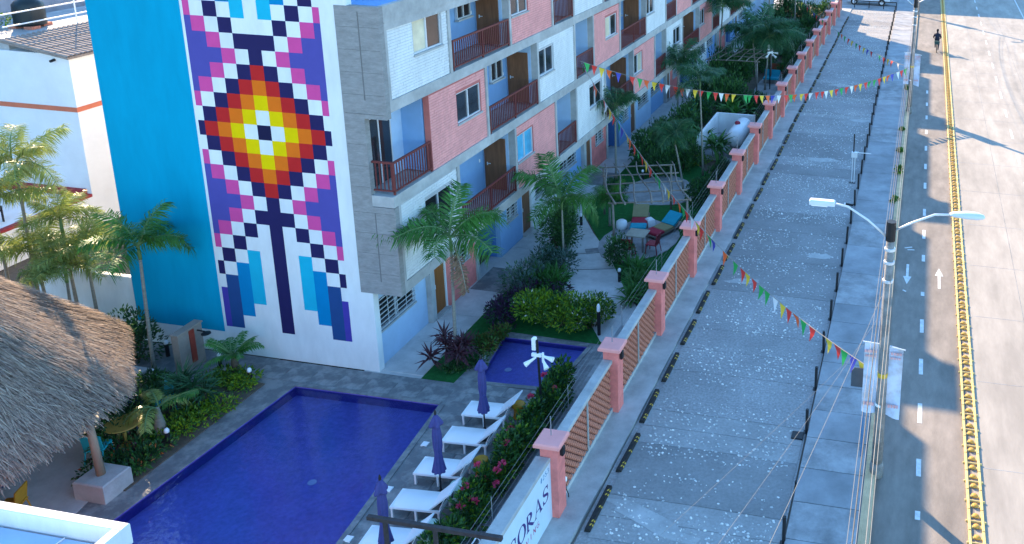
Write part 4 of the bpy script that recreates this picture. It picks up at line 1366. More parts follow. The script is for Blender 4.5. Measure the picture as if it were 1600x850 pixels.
# ================================================================== PALAPA
pal = thing('palapa', 'round thatched palapa roof on wooden posts at the lower left', 'palapa', (-24.6, 15.3, 0))
PC, PR, ZE, ZA = (-24.4, 14.8), 5.02, 2.12, 7.3
mb = MB()
prof = [(PR, ZE), (PR * .82, ZE + .85), (PR * .5, ZE + 2.15), (PR * .2, ZE + 3.35), (.12, ZA)]
rr = random.Random(11)
mb = MB()


def cone_pt(t_, a_):
    """t_ 0 at the apex, 1 at the eave"""
    w_ = (a_ + math.pi / 8) % (math.pi / 4) - math.pi / 8          # eight sided plan with softened corners
    r_ = .12 + (min(PR / math.cos(w_), PR * 1.055) - .12) * t_
    z_ = ZA - (ZA - ZE) * t_ - .1 * math.sin(math.pi * t_)
    return Vector((PC[0] + r_ * math.cos(a_), PC[1] + r_ * math.sin(a_), z_))


mb = MB()
na, tt = 64, (1, .85, .7, .5, .3, .15, 0)
vs = [cone_pt(t_, 2 * math.pi * k / na) * 1.0 - Vector((0, 0, .07)) for t_ in tt for k in range(na)]
fs = [(i * na + k, i * na + (k + 1) % na, (i + 1) * na + (k + 1) % na, (i + 1) * na + k) for i in range(len(tt) - 1) for k in range(na)]
mb.add(vs, fs + [tuple(range(na - 1, -1, -1))])
put('roof_core', mb, STRAW[1], pal, True)
mb = MB()
for i in range(42000):
    t0 = math.sqrt(rr.uniform(0.002, 1))
    layer = (int(t0 * 10) + rr.uniform(.6, 1.0)) / 10
    t0 = min(1.0, layer) if rr.random() < .75 else t0
    a0 = rr.uniform(-math.pi, math.pi)
    if not (-2.2 < a0 < 2.2) and rr.random() < .6:
        continue
    ln = rr.uniform(.35, .75) / PR
    t1 = t0 + ln * .5 + (rr.uniform(0, .06) if t0 > .93 else 0)
    a1 = a0 + rr.gauss(0, .035)
    p, q_ = cone_pt(max(.0, t0 - ln * .5), a0), cone_pt(min(t1, 1.0), a1)
    if t1 > 1.0:
        q_ = cone_pt(1.0, a1) + Vector((math.cos(a1) * .5, math.sin(a1) * .35, -.9)) * (t1 - 1.0) * PR * .8
    nrm = Vector((math.cos(a0) * .6, math.sin(a0) * .6, .8))
    lift = rr.uniform(.02, .13)
    q_ = q_ + nrm * lift
    p = p + nrm * .0
    sd_ = (q_ - p).cross(nrm).normalized() * rr.uniform(.006, .015)
    mb.add([p - sd_, p + sd_, q_ + sd_ * .5, q_ - sd_ * .5], [(0, 1, 2, 3)], rr.choices((0, 1, 2), (5, 3, 2))[0])
put('thatch', mb, STRAW, pal, kind='stuff')
for (x, y) in ((-19.26, 15.8), (-22.4, 19.6), (-20.6, 11.9), (-27.6, 18.9)):
    put('post', MB().tube([(x, y, .5), (x - .12, y + .02, 2.12)], [.1, .085], 12), POST_W, pal, True)
    put('plinth', MB().bbox(x - .42, y - .4, 0, x + .45, y + .4, .5, .03), CONC_PALE, pal)
for (x, y) in ((-19.3, 15.9), (-22.3, 19.8), (-20.7, 12.0), (-27.5, 18.8)):
    pass
put('palapa_floor', MB().prism([(PC[0] + 5.2 * math.cos(2 * math.pi * k / 16), PC[1] + 5.2 * math.sin(2 * math.pi * k / 16)) for k in range(16)], -.01, .018), CEM, kind='structure')
# tables and chairs under the palapa
TURQ = mat('turquoise_plastic', (0.02, 0.36, 0.40), .5, .08, 5)
NAVY = mat('navy_plastic', (0.02, 0.04, 0.13), .5, .1, 5)


def chair(label, x, y, rz, m, grp):
    t = thing('chair', label, 'chair', (x, y, 0), grp, rz, local=True)
    put('seat', MB().bbox(-.23, -.23, .42, .23, .23, .46, .012), m, t)
    mtx = Matrix.Translation((0, .23, .68)) @ Matrix.Rotation(rad(-10), 4, 'X')
    put('backrest', MB().obox(mtx, .46, .03, .42), m, t)
    for sx in (-1, 1):
        put('leg', MB().bar((sx * .2, -.2, .42), (sx * .24, -.24, 0), .03), m, t)
        put('leg', MB().bar((sx * .2, .2, .42), (sx * .24, .27, 0), .03), m, t)
    return t


chair('turquoise plastic chair beside the ochre table under the thatch edge', -20.35, 16.75, rad(200), TURQ, 'plastic chairs under the palapa')
chair('navy plastic chair behind the ochre table under the thatch', -20.6, 18.0, rad(20), NAVY, 'plastic chairs under the palapa')
chair('turquoise plastic chair farthest back under the thatch edge', -20.35, 18.75, rad(-20), TURQ, 'plastic chairs under the palapa')
chair('mustard plastic chair at the navy table by the lower left corner', -20.45, 14.55, rad(-70), YST, 'plastic chairs under the palapa')
for lab, x, y, m in (('round ochre table under the thatch edge beside the wooden post', -20.15, 17.35, mat('ochre_plastic', (.4, .27, .06), .5, .08, 5)), ('round navy table at the lower left under the thatch', -21.2, 14.5, NAVY)):
    t = thing('table', lab, 'table', (x, y, 0), 'round tables under the palapa', local=True)
    put('tabletop', MB().lathe([(.0, .7), (.42, .7), (.44, .715), (.42, .735), (.0, .735)], n=20), m, t)
    put('pedestal', MB().lathe([(.22, 0), (.2, .03), (.04, .08), (.035, .66), (.12, .699)], n=10), m, t)

# gatehouse with white parapet at the lower left
t = thing('gatehouse', 'white parapet roof of a small gatehouse at the bottom left corner', 'building', (-16, 11, 0))
GZ = 3.0
gx0, gx1, gy0, gy1 = -24.0, -14.42, 8.6, 12.2
put('wall', MB().box(gx0, gy0, 0, gx1 - .02, gy1 - .02, GZ - .45), PINK, t)
put('roof_floor', MB().box(gx0 + .25, gy0 + .25, GZ - .449, gx1 - .25, gy1 - .25, GZ - .38), BLUE_LT, t)  # blue colour here paints in the shade inside the parapet
put('parapet', MB().bbox(gx0, gy1 - .2, GZ - .449, gx1, gy1, GZ, .015).bbox(gx1 - .2, gy0, GZ - .449, gx1, gy1 - .201, GZ, .015).bbox(gx0, gy0, GZ - .449, gx0 + .2, gy1 - .201, GZ, .015)
    .bbox(gx0 + .201, gy0, GZ - .449, gx1 - .201, gy0 + .2, GZ, .015), WHITE, t)
for k in range(5):
    x = -22.5 + k * 1.7
    put('roof_cable', MB().tube([(x, gy1 - .25, GZ - .365), (x - .25, gy0 + .3, GZ - .36)], .014, 5), WHITE_PL, t)
t = thing('garden_cable', 'thin pale cable hanging beside the gatehouse corner over the pool', 'cable', (-14.3, 12.0, 0))
put('cable', MB().tube(sag_line((-14.38, 12.1, 2.6), (-12.9, 11.6, 2.3), .15), .01, 5), CABW, t)

# ================================================================== NEIGHBOURING HOUSE
hs = thing('neighbour_house', 'white neighbouring house with orange band and tiled lean to roof at the upper left', 'house', (-36, 28.9, 0))
HX, HY = -33.06, 28.88
ZR, ZEV, ZTOP = 1.45, 7.3, 7.76
HW = mat('house_white_paint', (0.80, 0.80, 0.79), .7, .04, 1.0, .08, 20, stain=.07, stain_scale=.4)
RED = mat('red_oxide_trim', (0.30, 0.035, 0.04), .7, .2, 5)
ORA = mat('orange_band', (0.62, 0.17, 0.09), .7, .1, 4)
put('lower_storey', MB().box(-41.9, 16.2, 0, HX, 44, ZR - .1), HW, hs)
put('terrace_floor', MB().box(-41.9, 16.2, ZR - .098, HX - .22, HY - .2, ZR - .05), HW, hs)
put('upper_storey', MB().box(-39.5, HY, ZR - .099, HX - .004, 42, ZEV + .03), HW, hs)
put('terrace_trim', MB().box(HX - .22, 16.2, ZR - .097, HX + .01, HY - .002, ZR + .02), RED, hs)
put('skirting_trim', MB().box(-41.9, HY - .18, ZR - .049, HX - .22, HY - .001, ZR + .22), RED, hs)
put('orange_band', MB().box(-39.5, HY - .03, 4.97, HX + .025, HY - .001, 5.16).box(HX - .003, HY - .001, 4.97, HX + .025, 42, 5.16), ORA, hs)
put('roof_slab', MB().box(-39.6, HY + .1, ZEV + .031, HX - 2.84, 42, ZTOP), CONC_PALE, hs)
ROOFT = mat('weathered_roof_tile', (0.27, 0.22, 0.19), .9, .3, 3, .3, 20)
HT, HZ, HE = HX - 2.78, ZTOP + .04, ZEV
SL = (HZ - HE) / (HX + .28 - HT)
rf = put('lean_to_roof', MB().add([(HT, HY - .28, HZ), (HX + .28, HY - .28, HE), (HX + .28, 40, HE), (HT, 40, HZ),
                                   (HT, HY - .28, HZ - .09), (HX + .28, HY - .28, HE - .09), (HX + .28, 40, HE - .09), (HT, 40, HZ - .09)],
                                  [(0, 1, 2, 3), (7, 6, 5, 4), (0, 4, 5, 1), (1, 5, 6, 2), (2, 6, 7, 3), (3, 7, 4, 0)]), ROOFT, hs)
tile = MB()
nseg = 6
vs, fs = [], []
for k in range(2):
    for i in range(nseg + 1):
        a = math.pi * i / nseg
        vs.append((0 if k == 0 else .67, .083 * math.cos(a), .067 * math.sin(a) - (0 if k == 0 else .67 * SL) + (.02 if k else 0)))
for i in range(nseg):
    fs.append((i, i + nseg + 1, i + nseg + 2, i + 1))
tile.add(vs, fs)
tme = tile.mesh('roof_tile', ROOFT, True)
for i in range(40):
    for j in range(5):
        o = place('roof_tile', tme, rf)
        o.location = (HT + .02 + j * .605, HY - .22 + i * .222, HZ + .004 - j * .605 * SL)
wy, wz = 32.6, 3.0
hw = put('window', MB().box(HX - .003, wy, wz, HX + .03, wy + .08, wz + 1.4).box(HX - .003, wy + .95, wz, HX + .03, wy + 1.03, wz + 1.4).box(HX - .003, wy + .08, wz, HX + .03, wy + .95, wz + .08)
         .box(HX - .003, wy + .08, wz + 1.32, HX + .03, wy + .95, wz + 1.4), WHITE_PL, hs)
put('pane', MB().box(HX - .003, wy + .08, wz + .08, HX + .008, wy + .95, wz + 1.32), mat('pale_window_glass', (.3, .36, .36), .3, .2, 3), hw)
mb = MB()
for k in range(4):
    mb.box(HX + .03, wy + .08 + .19 * (k + .6), wz + .05, HX + .045, wy + .1 + .19 * (k + .6), wz + 1.35)
for k in range(4):
    mb.box(HX + .046, wy + .03, wz + .22 + .3 * k, HX + .06, wy + 1.0, wz + .245 + .3 * k)
put('grille', mb, WHITE_PL, hw)
hy0, hy1, hz = wy - .5, wy + 1.5, wz + 1.75
put('window_hood', MB().add([(HX - .003, hy0, hz), (HX - .003, hy1, hz), (HX + .4, hy1, hz - .22), (HX + .4, hy0, hz - .22), (HX - .003, hy0, hz - .1), (HX - .003, hy1, hz - .1), (HX + .4, hy1, hz - .3), (HX + .4, hy0, hz - .3)],
                            [(0, 1, 2, 3), (7, 6, 5, 4), (0, 4, 5, 1), (1, 5, 6, 2), (2, 6, 7, 3), (3, 7, 4, 0)]), ROOFT, hs)
put('drain_spout', MB().tube([(HX - .65, HY, 7.1), (HX - .65, HY - .2, 7.07)], .055, 6), BLACK, hs)
TX, TY = -37.28, 31.18
t = thing('water_tank', 'black plastic water tank on the roof of the white house', 'water tank', (TX, TY, ZTOP))
put('tank_body', MB().lathe([(.56, 0), (.58, .1), (.56, .3), (.58, .5), (.56, .7), (.55, .9), (.36, 1.1), (.2, 1.16), (.2, 1.24), (.0, 1.25)], (TX, TY, ZTOP + .12), 24), mat('black_tank_plastic', (.015, .025, .03), .4, .1, 3), t, True)
put('tank_feet', MB().box(TX - .6, TY - .5, ZTOP, TX - .2, TY - .1, ZTOP + .119).box(TX + .2, TY - .5, ZTOP, TX + .6, TY - .1, ZTOP + .119).box(TX - .3, TY + .3, ZTOP, TX + .3, TY + .7, ZTOP + .119), TERRA, t)
t = thing('roof_railing', 'white pipe railing on the flat roof of the white house', 'railing', (HX - 3.1, 30, ZTOP))
mb = MB()
for z in (.45, .95):
    mb.tube([(HX - 3.1, HY + .2, ZTOP + z), (HX - 3.1, 38, ZTOP + z)], .03, 6)
put('rail', mb, WHITE_PL, t)
for k in range(4):
    put('upright', MB().tube([(HX - 3.1, HY + 3.4 + k * 2.3, ZTOP), (HX - 3.1, HY + 3.4 + k * 2.3, ZTOP + .97 + (.9 if k == 0 else 0))], .03, 6), WHITE_PL, t)
t = thing('neighbour_block', 'plain grey rendered wall of a house behind the tiled roof', 'house', (-42, 38, 0))
put('wall', MB().box(-56, 18, 0, -42, 56, 11), mat('grey_render', (.40, .39, .42), .8, .1, 1, .1, 15, stain=.25), t)
wn2 = put('window', MB().box(-42.0, 30.5, 6.2, -41.96, 31.9, 7.9), ALU, t)
put('pane', MB().box(-41.959, 30.58, 6.28, -41.95, 31.82, 7.82), GLASS, wn2)
# bench on the terrace
t = thing('garden_bench', 'dark bench standing on the white terrace of the neighbouring house', 'bench', (-34.0, 25.1, ZR))
for k in range(4):
    put('seat_slat', MB().box(-34.5 + k * .15, 24.3, ZR + .38, -34.38 + k * .15, 26.0, ZR + .42), BLACK, t)
for k in range(3):
    put('back_slat', MB().box(-34.58, 24.3, ZR + .5 + k * .14, -34.55, 26.0, ZR + .61 + k * .14), BLACK, t)
for yy in (24.32, 25.93):
    put('leg', MB().box(-34.56, yy, ZR - .05, -34.5, yy + .05, ZR + .9).box(-33.95, yy, ZR - .05, -33.9, yy + .05, ZR + .6).box(-34.5, yy + .002, ZR + .55, -33.95, yy + .048, ZR + .6), BLACK, t)
tag(put('boundary_wall', MB().bbox(-27.9, 22.02, 0, XB - .002, 22.2, 2.15, .02), WHITE), 'white boundary wall between the palapa garden and the neighbouring house', 'wall')
# ================================================================== PLANTS
def rvec(r_):
    while True:
        v = Vector((r_.uniform(-1, 1), r_.uniform(-1, 1), r_.uniform(-1, 1)))
        if .05 < v.length < 1:
            return v.normalized()


def frond_mesh(name, L, droop, leaf_len, nleaf, m, seed, width=.04, plume=0.5, up=.9, m2=None):
    """one pinnate frond along +x from the origin, rachis arching over, leaflets both sides"""
    r_ = random.Random(seed)
    mb = MB()
    pts_ = []
    for i in range(13):
        u = i / 12
        pts_.append(Vector((L * (u * .92 - .1 * u * u * droop), L * .05 * math.sin(u * 2 + seed), L * (up * u * .62 - droop * .78 * u * u))))
    mb.tube(pts_, [.022 * (1 - .8 * i / 12) + .004 for i in range(13)], 5, 0)
    for i in range(nleaf):
        u = .12 + .88 * (i + r_.random()) / nleaf
        f = u * 12
        k = min(11, int(f))
        p = pts_[k] + (pts_[k + 1] - pts_[k]) * (f - k)
        d = (pts_[k + 1] - pts_[k]).normalized()
        sd_ = d.cross(Vector((0, 0, 1))).normalized()
        ln = leaf_len * (1 - .55 * abs(u - .45) ** 1.4 * 1.6) * r_.uniform(.8, 1.1)
        for sgn in (-1, 1):
            lift = r_.uniform(-plume, plume)
            dr = (sd_ * sgn + d * r_.uniform(.35, .75) + Vector((0, 0, lift - .25))).normalized()
            q_ = p + dr * ln * .55
            tip = p + dr * ln + Vector((0, 0, -.35 * ln))
            w = d * width * .5
            mb.add([p - w * .4, p + w * .4, q_ + w, q_ - w, tip], [(0, 1, 2, 3), (3, 2, 4)], 1)
    return mb.mesh(name, [SHAFT if m2 is None else m2, m])


FR = {}
for key, (m, seedb, up) in dict(g=(PALM_G, 10, .9), d=(PALM_D, 30, .9), y=(PALM_Y, 50, .95)).items():
    FR[key] = [frond_mesh('frond', 1.65, dr, .52, 84, m, seedb + i, plume=.9, up=up, width=.03) for i, dr in enumerate((.45, .75, 1.0, .62))]
DRYF = frond_mesh('dry_frond', 1.35, .1, .34, 60, PALM_DRY, 77, plume=.6, up=0.1, m2=BARK)


def palm(label, x, y, zc_, nf=10, s=1.0, lean=(0, 0), key='g', seed=0, rt=.075, tilt=0.0, shaft=.55, dry=None, group='feather palms', flat=0.0):
    r_ = random.Random(seed * 7 + 3)
    t = thing('palm_tree', label, 'palm tree', (x, y, 0), group, local=True)
    n_ = 8
    tp = Vector((lean[0], lean[1], zc_ - shaft * .8))
    pts_ = [Vector((tp.x * (i / n_) ** 1.3, tp.y * (i / n_) ** 1.3, tp.z * i / n_)) for i in range(n_ + 1)]
    rs_ = [rt * (1.35 if i == 0 else 1 - .35 * i / n_) for i in range(n_ + 1)]
    put('trunk', MB().tube(pts_, rs_, 10), BARK, t, True)
    top_ = Vector((lean[0], lean[1], zc_))
    put('crownshaft', MB().tube([tp, tp + (top_ - tp) * .5, top_, top_ + Vector((0, 0, .12))], [rt * .8, rt * .85, rt * .6, rt * .25], 10), SHAFT, t, True)
    for i in range(nf):
        f = place('frond', FR[key][r_.randrange(4)], t)
        az = 2 * math.pi * (i * .381966 + seed * .13)
        el = rad(r_.uniform(-9, 9) + 44 - 66 * i / nf) * (1 - flat)
        f.location = top_ + Vector((0, 0, .02 * (nf - i) / nf))
        f.rotation_euler = (r_.uniform(-.3, .3), -el, az)
        k_ = s * r_.uniform(.85, 1.12)
        f.scale = (k_,) * 3
    if dry:
        f = place('dry_frond', DRYF, t)
        f.location = top_ + Vector((.12, -.1, -.3))
        f.rotation_euler = (0, rad(72), dry)
        f.scale = (1.15,) * 3
    return t


palm('tall palm with a leaning pale trunk in front of the cyan end wall', -22.26, 20.44, 4.25, 9, 1.05, (.2, -.05), 'g', 1, .06)
palm('palm at the building corner with a brown dead frond hanging from it', -13.62, 22.8, 4.3, 9, 1.25, (.05, .05), 'g', 2, .06, dry=-.15)
palm('palm with drooping crown above the shrub bed beside the garden path', -12.92, 29.66, 2.9, 8, 1.15, (0, 0), 'g', 3, .05)
palm('slender palm close to the facade behind the branch pergola', -14.2, 39.2, 3.6, 9, 1.05, (-.1, .3), 'd', 4, .06)
palm('bushy fan shaped palm with a curved trunk beyond the pergola', -10.5, 38.2, 2.75, 13, .85, (-.5, .3), 'd', 5, .055)
palm('slender palm on the walkway left of the gas tank bay', -14.2, 50.3, 3.3, 10, 1.35, (0, 0), 'd', 6, .055)
palm('tall thin palm with a swaying trunk in front of the gas tank bay', -10.2, 40.7, 4.9, 8, 1.0, (-.2, .1), 'd', 7, .05)
palm('tall palm near the facade beside the second pergola', -14.0, 60.4, 5.0, 9, 1.45, (.2, 0), 'd', 8, .07)
palm('left one of the twin palms over the second pergola', -10.8, 58.0, 3.5, 11, 1.6, (-.3, 0), 'd', 9, .06)
palm('right one of the twin palms over the second pergola', -10.1, 57.4, 3.7, 11, 1.6, (.2, .1), 'd', 10, .06)
palm('thin palm at the far end of the facade', -12.9, 74, 4.6, 9, 1.2, (.1, 0), 'd', 11, .07)
palm('thin palm farthest away beside the perimeter wall', -11.3, 79, 4.4, 9, 1.2, (0, 0), 'd', 12, .07)
palm('short palm in a white pot base beside the colourful loungers', -12.6, 33.9, 1.3, 9, .7, (0, 0), 'g', 13, .06)
# sunlit palms along the boundary wall
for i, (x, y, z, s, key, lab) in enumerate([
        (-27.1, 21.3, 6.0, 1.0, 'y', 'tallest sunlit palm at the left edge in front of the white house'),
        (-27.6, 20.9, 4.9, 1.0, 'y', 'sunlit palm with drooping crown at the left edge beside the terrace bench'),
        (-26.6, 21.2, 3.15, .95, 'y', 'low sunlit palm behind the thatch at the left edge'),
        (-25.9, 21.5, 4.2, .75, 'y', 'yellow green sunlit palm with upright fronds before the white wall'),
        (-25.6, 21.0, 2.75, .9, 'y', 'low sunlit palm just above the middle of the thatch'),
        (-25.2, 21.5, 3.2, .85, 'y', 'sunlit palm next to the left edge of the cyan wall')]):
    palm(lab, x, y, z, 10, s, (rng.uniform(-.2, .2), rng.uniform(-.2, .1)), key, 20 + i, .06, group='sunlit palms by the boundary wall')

# young bottle palm by the pool with a few long fronds
t = thing('young_palm', 'young bottle palm with swollen grey trunk and three long fronds beside the pool', 'palm tree', (-19.55, 17.85, 0), local=True)
put('trunk', MB().lathe([(.13, 0), (.15, .15), (.14, .4), (.1, .62), (.07, .8), (.05, .95)], n=14), BARK, t, True)
YF = [frond_mesh('frond', 1.25, dr, .3, 44, PALM_Y if i else PALM_G, 90 + i, width=.035, plume=.25, up=1.15) for i, dr in enumerate((.35, 1.5, .9))]
for (i, az, tl) in ((0, 20, .1), (1, 230, -.1), (2, 150, 0), (1, 80, .2), (2, 300, 0)):
    f = place('frond', YF[i], t)
    f.location = (0, 0, .92)
    f.rotation_euler = (tl, 0, rad(az))


def shrub_mesh(seed, n_, rx, ry, h, ln, w, mix, top_bias=.5, lumps=6):
    """leaves spread in clumps through a rounded volume; mix: list of (material index, weight)"""
    r_ = random.Random(seed)
    mb = MB()
    cl = [(Vector((r_.uniform(-.75, .75) * rx, r_.uniform(-.75, .75) * ry, h * r_.uniform(.35, .8))), r_.uniform(.3, .55)) for _ in range(lumps)]
    ids, wts = [m[0] for m in mix], [m[1] for m in mix]
    for i in range(n_):
        c, k = cl[r_.randrange(lumps)]
        v = rvec(r_)
        q_ = r_.uniform(.55, 1) * k
        p = c + Vector((v.x * rx * q_ * 1.3, v.y * ry * q_ * 1.3, v.z * h * q_ * .9))
        if p.z < 0.02:
            p.z = r_.uniform(.02, .2)
        d = (v + Vector((0, 0, r_.uniform(-.1, .8))) + rvec(r_) * .5)
        mb.leaf(p, d, rvec(r_), ln * r_.uniform(.7, 1.25), w * r_.uniform(.7, 1.2), .15, r_.choices(ids, wts)[0])
    for c, k in cl:
        mb.tube([(c.x * .25, c.y * .25, 0), (c.x * .7, c.y * .7, c.z * .6), tuple(c)], [.018, .012, .005], 5, 0)
    return mb


def shrub(label, x, y, seed, n_, rx, ry, h, ln, w, mats, mix, cat='shrub', group=None, lumps=6, rz=0.0, name='shrub'):
    me = shrub_mesh(seed, n_, rx, ry, h, ln, w, mix, lumps=lumps).mesh(name, [BARK_D] + mats)
    o = place(name, me, None, label=label, cat=cat, group=group)
    o.location = (x, y, 0)
    o.rotation_euler = (0, 0, rz)
    return o


shrub('lime green clipped hedge behind the small pool', -11.5, 25.65, 1, 3800, 1.25, .62, 1.05, .13, .065, [LEAF_LIME, LEAF_G, FLOWER_W], [(1, 6), (2, 3), (3, .12)], 'hedge', lumps=16, name='hedge')
shrub('yellow green end of the hedge at the path corner with white flowers', -10.3, 25.85, 2, 1300, .55, .75, 1.1, .13, .06, [LEAF_LIME, LEAF_G, FLOWER_W], [(1, 4), (2, 4), (3, .5)], 'hedge', lumps=8, name='hedge')
shrub('dark purple shrub between the lawn and the lime hedge', -13.25, 25.7, 3, 1500, .6, .9, .85, .12, .06, [LEAF_PUR, LEAF_DK], [(1, 6), (2, 1)], lumps=9)
shrub('dark purple shrub behind the lime hedge', -12.3, 26.9, 4, 1100, .8, .5, .8, .12, .06, [LEAF_PUR, LEAF_DK], [(1, 5), (2, 3)], lumps=8)
shrub('silver green shrub at the left of the bed beside the walkway', -13.6, 27.7, 5, 1500, .6, .8, .95, .15, .045, [LEAF_SIL, LEAF_G], [(1, 5), (2, 2)], lumps=9)
shrub('silver grey shrub behind the first silver one', -13.1, 29.2, 6, 1300, .75, .7, .95, .15, .045, [LEAF_SIL, LEAF_DK], [(1, 5), (2, 3)], lumps=9)
shrub('leafy green plant with long leaves in the middle of the bed', -12.75, 27.9, 7, 420, .6, .6, .7, .45, .08, [LEAF_G, PALM_G], [(1, 3), (2, 3)], lumps=6)
shrub('tall dark green shrub at the far end of the bed', -13.6, 31.0, 8, 2600, .62, .9, 1.9, .13, .06, [LEAF_DK, LEAF_G], [(1, 4), (2, 3)], lumps=16)
shrub('tall light green shrub beside the third palm', -13.75, 32.2, 9, 1900, .42, .6, 2.0, .13, .06, [LEAF_G, PALM_G], [(1, 4), (2, 2)], lumps=14)
shrub('olive yellow border shrub at the corner of the small pool', -13.05, 23.9, 10, 1300, .35, .75, .55, .12, .06, [LEAF_OLV, LEAF_G, LEAF_RED], [(1, 5), (2, 3), (3, .8)], lumps=9)
shrub('low green ground shrub under the burgundy plant', -13.3, 22.6, 11, 700, .6, .4, .3, .1, .05, [LEAF_DK, LEAF_G], [(1, 4), (2, 2)], lumps=7)


def rosette(label, x, y, seed, heads, rx, ry, h, ln, w, m, name='cordyline', cat='plant', per=26):
    r_ = random.Random(seed)
    t = thing(name, label, cat, (x, y, 0), local=True)
    for k in range(heads):
        c = Vector((r_.uniform(-rx, rx), r_.uniform(-ry, ry), h * r_.uniform(.45, 1.0)))
        put('stem', MB().tube([(c.x * .5, c.y * .5, 0), tuple(c)], [.025, .018], 6), BARK_D, t)
        mb = MB()
        for i in range(per):
            az = i * 2.4 + r_.random() * .4
            el = rad(r_.uniform(-25, 75))
            d = Vector((math.cos(az) * math.cos(el), math.sin(az) * math.cos(el), math.sin(el)))
            mb.leaf(c + Vector((0, 0, r_.uniform(-.12, .06))), d, Vector((-math.sin(az), math.cos(az), 0)), ln * r_.uniform(.75, 1.1), w, .25)
        put('leaf_rosette', mb, m, t)
    return t


rosette('burgundy cordyline clump at the foot of the corner palm', -13.65, 22.55, 1, 9, .55, .5, 1.0, .55, .075, LEAF_RED)
rosette('dark green spiky yucca in the bed by the pool', -19.75, 19.0, 2, 5, .35, .35, 1.0, .75, .05, PALM_D, 'yucca', per=44)
rosette('spiky green agave like plants at the near corner of the patio', -10.15, 29.9, 3, 5, .5, .5, .3, .7, .08, PALM_G, 'agave')
rosette('long leaved green plant by the pillar beside the patio', -9.5, 29.0, 4, 4, .35, .6, .3, .75, .08, LEAF_G, 'agave')
rosette('long leaved green plant low beside the third pillar', -9.55, 27.9, 5, 3, .3, .3, .25, .65, .09, PALM_G, 'agave')
rosette('broad leaved plant in front of the gas tank', -10.2, 43.6, 6, 5, .6, .5, .8, .95, .22, LEAF_G, 'banana_plant', per=12)
rosette('broad leaved plant left of the gas tank bay', -11.6, 44.6, 7, 5, .7, .6, .9, .95, .2, PALM_G, 'banana_plant', per=14)
rosette('broad leaved bright green plant behind the tank bay', -10.6, 49.6, 8, 6, .9, .6, 1.0, 1.0, .25, PALM_G, 'banana_plant', per=12)

# cycad like palm on the lime bed
t = thing('cycad', 'cycad like palm with arching fronds in the bed before the mural', 'palm', (-19.7, 20.75, 0), local=True)
put('trunk', MB().lathe([(.1, 0), (.13, .2), (.1, .5), (.08, .7)], n=10), BARK_D, t, True)
CF = [frond_mesh('frond', .95, dr, .22, 40, PALM_G, 120 + i, width=.028, plume=.2, up=1.1) for i, dr in enumerate((.5, .8))]
for i in range(13):
    f = place('frond', CF[i % 2], t)
    f.location = (0, 0, .7)
    f.rotation_euler = (0, rad(-25 + 8 * (i % 4)), i * 2.4)
GC = 'ground cover in the bed by the pool'
shrub('lime ground cover plants beside the pool edge', -19.2, 18.7, 21, 1500, .62, 1.0, .34, .11, .055, [LEAF_LIME, LEAF_G], [(1, 5), (2, 2)], 'plants', lumps=16, name='ground_cover')
shrub('lime ground cover plants around the foot of the cycad', -19.6, 20.45, 22, 1200, .75, .4, .34, .11, .055, [LEAF_LIME, LEAF_G], [(1, 5), (2, 2)], 'plants', lumps=13, name='ground_cover')
shrub('dark ground cover plants with red and orange rosettes in front of the young palm', -19.5, 16.75, 23, 2000, .7, .9, .28, .12, .055, [LEAF_DK, LEAF_G, LEAF_RED, FLOWER_O], [(1, 5), (2, 4), (3, .6), (4, .25)], 'plants', lumps=18, name='ground_cover')
shrub('dark green leafy shrub at the palapa side of the bed', -20.6, 17.6, 24, 1500, .5, 1.1, .8, .16, .06, [LEAF_DK, LEAF_G], [(1, 5), (2, 2)], lumps=12)
shrub('dark green shrub behind the palapa at the foot of the cyan wall', -23.4, 20.9, 25, 1800, .8, .6, 1.5, .14, .06, [LEAF_DK, LEAF_G], [(1, 5), (2, 1)], lumps=12)
shrub('green shrub between the leaning palm and the shower wall', -21.2, 19.4, 26, 900, .5, .6, .6, .15, .05, [LEAF_G, LEAF_DK], [(1, 3), (2, 3)], lumps=8)
put('planting_bed', MB().prism(BED, -.01, .03), SOIL, kind='structure')
# flowering hedge behind the loungers: separate bushes standing shoulder to shoulder
names = ['nearest the bottom edge behind the dark bar', 'second from the bottom with a pair of pink blooms', 'beside the lowest side table', 'beside the fourth lounger with pink blooms', 'mid row with the largest pink blooms',
         'beside the mustard stool', 'behind the second lounger', 'behind the topmost lounger with one pink bloom', 'at the top end of the row under the floodlight pole', 'last of the row beside the small pool']
r_ = random.Random(9)
for i in range(10):
    y = 13.6 + i * .93
    o = shrub('glossy green flowering hedge bush, ' + names[i], -9.78 + .004 * i + r_.uniform(-.06, .06), y, 40 + i, 1000, .33, .56, .95 + r_.uniform(-.1, .15), .15, .075, [LEAF_G, LEAF_DK, LEAF_LIME], [(1, 5), (2, 2), (3, 2)],
              'hedge bush', 'flowering hedge behind the loungers', lumps=9, name='hedge_bush')
    nfl = [2, 4, 1, 4, 6, 1, 1, 1, 2, 0][i]
    for k in range(nfl):
        mb = MB()
        c = Vector((r_.uniform(-.3, .35), r_.uniform(-.35, .35), .85 + r_.uniform(-.12, .25)))
        for q_ in range(12):
            v = rvec(r_)
            v.z = abs(v.z)
            mb.leaf(c + v * .02, v, rvec(r_), .11, .09, .1)
        put('flower', mb, FLOWER, o)
